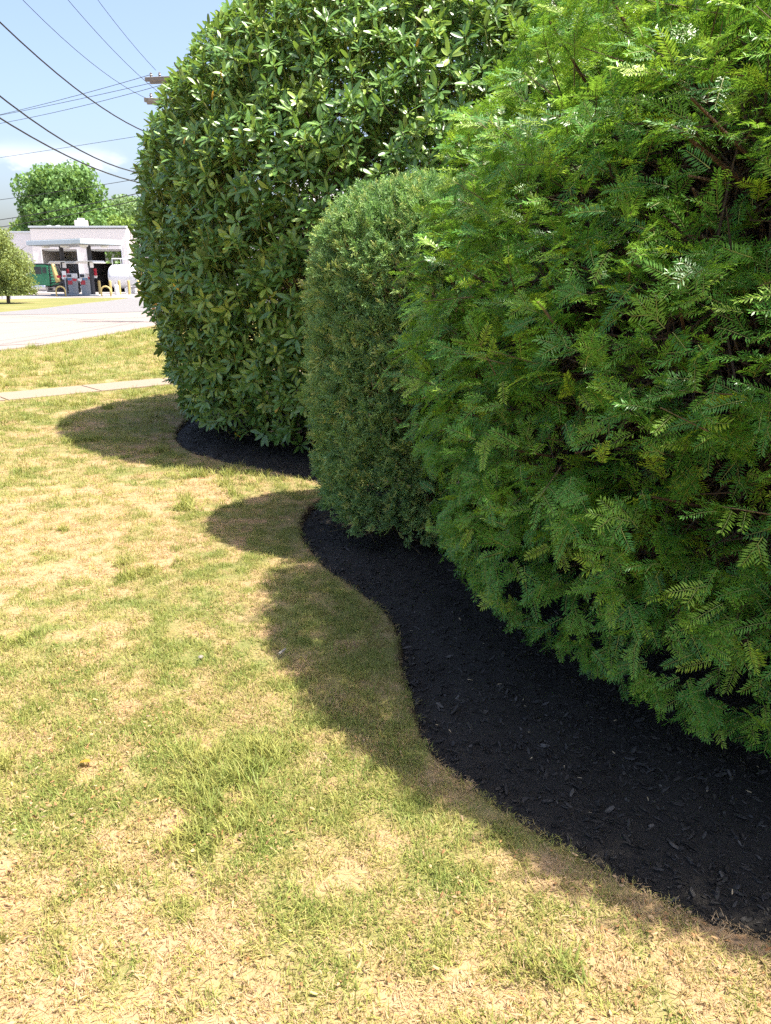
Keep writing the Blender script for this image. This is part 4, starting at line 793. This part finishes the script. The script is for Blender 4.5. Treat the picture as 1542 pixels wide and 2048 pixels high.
# ================================================================== DISTANT TREES
def tree(name, label, base, crown_c, rx, rz, leaf, nleaf, m, trunk_r, seed, lobes=34, trunk_m=None, group='trees across the road', cone=False):
    r = np.random.default_rng(seed); T = empty(name, base); tag(T, label, 'tree', group); cz = crown_c - base[2]
    tb = MB(); tb.tube([(0, 0, -.1), (.05, .03, cz * .4), (0, .06, cz), (.1, 0, cz + rz * .6)], [trunk_r, trunk_r * .8, trunk_r * .55, trunk_r * .15], 9)
    for k in range(9):
        th = k * 2.4; zz = cz * (.45 + .06 * k); tb.tube([(0, .03, zz), (rx * .35 * math.cos(th), rx * .35 * math.sin(th), zz + rz * .25), (rx * .75 * math.cos(th), rx * .75 * math.sin(th), zz + rz * .45)], [trunk_r * .4, trunk_r * .25, trunk_r * .06], 6)
    tb.build('trunk', trunk_m or M_bark2, T)
    d = nrm(r.normal(0, 1, (lobes, 3))); k_ = r.uniform(.15, .78, lobes)[:, None]; c = d * k_ * [rx, rx, rz]; lr = r.uniform(.26, .42, lobes) * rx
    if cone: hz = (c[:, 2] / rz + 1) / 2; c[:, :2] *= (1.15 - hz)[:, None]
    li = r.integers(0, lobes, nleaf); dd = nrm(r.normal(0, 1, (nleaf, 3))); P = c[li] + dd * (lr[li] * r.uniform(.55, 1.08, nleaf))[:, None] * [1, 1, .8] + [0, 0, cz]; P[:, 2] = np.maximum(P[:, 2], .5)
    a = nrm(dd + r.normal(0, .8, (nleaf, 3))); b = nrm(np.cross(a, r.normal(0, 1, (nleaf, 3)))); cc_ = np.cross(a, b); s = leaf * r.uniform(.6, 1.25, nleaf)[:, None]
    V = np.stack([P - b * s * .5, P + cc_ * s * .32 + a * s * .08, P + b * s * .5, P - cc_ * s * .32 + a * s * .08], 1).reshape(-1, 3); F = np.arange(nleaf * 4).reshape(-1, 4)
    crown = link('crown', mesh_np('crown', V, F, False, {'age': np.repeat(r.random(nleaf), 4)}, [m]), None, T); return T
M_bark2 = plain('tree bark', (.12, .095, .07), .9, .3, 6)
def tmat(nm, c, tc_=(.3, .45, .06)): return leafmat(nm, [(0, c), (1, tuple(v * 1.1 for v in c))], trans=.3, tcol=tc_, rough=.55, spec=.3)
T1 = tmat('maple leaf', (.13, .24, .07)); T2 = tmat('bright shrub leaf', (.17, .26, .05)); T3 = tmat('yellow green leaf', (.19, .245, .075), (.5, .5, .1)); T4 = tmat('conifer needle', (.09, .16, .08)); T5 = tmat('hazy tree leaf', (.17, .26, .11))
tree('maple_tree', 'large rounded dark green maple rising behind the garage', (-43.0, 110, 0), 9.3, 6.9, 6.9, .6, 60000, T1, .45, 1, 110)
tree('broadleaf_tree', 'pale green tree behind the garage, half hidden by the big hedge', (-37.2, 122, 0), 8.2, 6.0, 5.4, .5, 16000, T5, .35, 2, 40)
tree('broadleaf_tree', 'bright yellow green round tree just above the garage roof', (-31.2, 97, 0), 5.9, 2.5, 3.0, .34, 7000, T2, .2, 3, 30)
tree('broadleaf_tree', 'dark tree filling the gap left of the bright round one', (-38.0, 104, 0), 5.6, 3.4, 3.9, .45, 7000, T1, .25, 4, 32)
tree('conifer_tree', 'dark pointed conifer at the far left behind the small tree', (-60.5, 128, 0), 6.4, 2.4, 6.2, .45, 5000, T4, .25, 5, 36, cone=True)
tree('broadleaf_tree', 'light green tree left of the maple at the skyline', (-55.0, 124, 0), 6.0, 3.0, 5.2, .5, 6000, T2, .25, 6, 30)
tree('conifer_tree', 'narrow conifer at the extreme left of the skyline', (-66.5, 132, 0), 5.6, 2.6, 5.8, .45, 5000, T4, .25, 7, 36, cone=True)
tree('broadleaf_tree', 'far pale tree topping the skyline right of the maple', (-44.5, 150, 0), 9.6, 6.5, 6.6, .7, 8000, T5, .4, 8, 40)
tree('young_tree', 'small yellow green tree on the grass strip by the road', (-22.6, 48, 0), 2.2, 1.85, 2.75, .13, 32000, T3, .11, 9, 60, group='trees across the road')
# low far woods closing the horizon
r = np.random.default_rng(55); n = 9000; x = r.uniform(-420, 300, n); y = 330 + r.uniform(0, 40, n) ; h = (5.5 + 4.5 * vn(np.c_[x * .03, x * 0, x * 0] + 3, 1.0, 3)) ; z = r.random(n) ** .7 * h
a = nrm(r.normal(0, 1, (n, 3))); b = nrm(np.cross(a, r.normal(0, 1, (n, 3)))); c_ = np.cross(a, b); P_ = np.c_[x, y, z]; s = r.uniform(1.6, 3.4, n)[:, None]
wd = link('far_woods', mesh_np('far_woods', np.stack([P_ - b * s * .5, P_ + c_ * s * .4, P_ + b * s * .5, P_ - c_ * s * .4], 1).reshape(-1, 3), np.arange(n * 4).reshape(-1, 4), False, {'age': np.repeat(r.random(n), 4)}, [T5])); tag(wd, 'low line of far woods along the horizon', 'woods', kind='stuff')

# ================================================================== SMALL THINGS ON THE LAWN
lf = link('fallen_leaf', mesh_np('fallen_leaf', lv[0][0] * [1.1, .62, 1] + [0, -.04, 0], lv[0][1], True, {'rib': lv[0][2], 'age': np.full(len(lv[0][0]), .5)}, [M_yel]), None, None, (-1.02, 2.26, .028), (0, .15, 1.3), .55); tag(lf, 'orange dead leaf lying on the sunny turf at the left', 'leaf')
pb = MB().lathe([(.004, 0), (.016, .003), (.020, .010), (.014, .018), (.003, .021)], n=9).build('pebble', plain('pale stone', (.22, .195, .16), .8, .2, 60), None, (-.80, 3.02, .016), smooth=True); pb.scale = (.6, .75, .5); tag(pb, 'small pale pebble in the sunny grass', 'pebble')
tw = MB().tube([(-.012, -.02, 0), (.002, .0, .004), (.010, .022, .002)], [.006, .0055, .005], 7).build('wood_scrap', plain('bleached wood', (.28, .26, .22), .8, .15, 70), None, (-.45, 3.05, .030)); tag(tw, 'bleached scrap of wood in the shaded grass', 'wood scrap')
sc.render.film_transparent = False
print('all done')
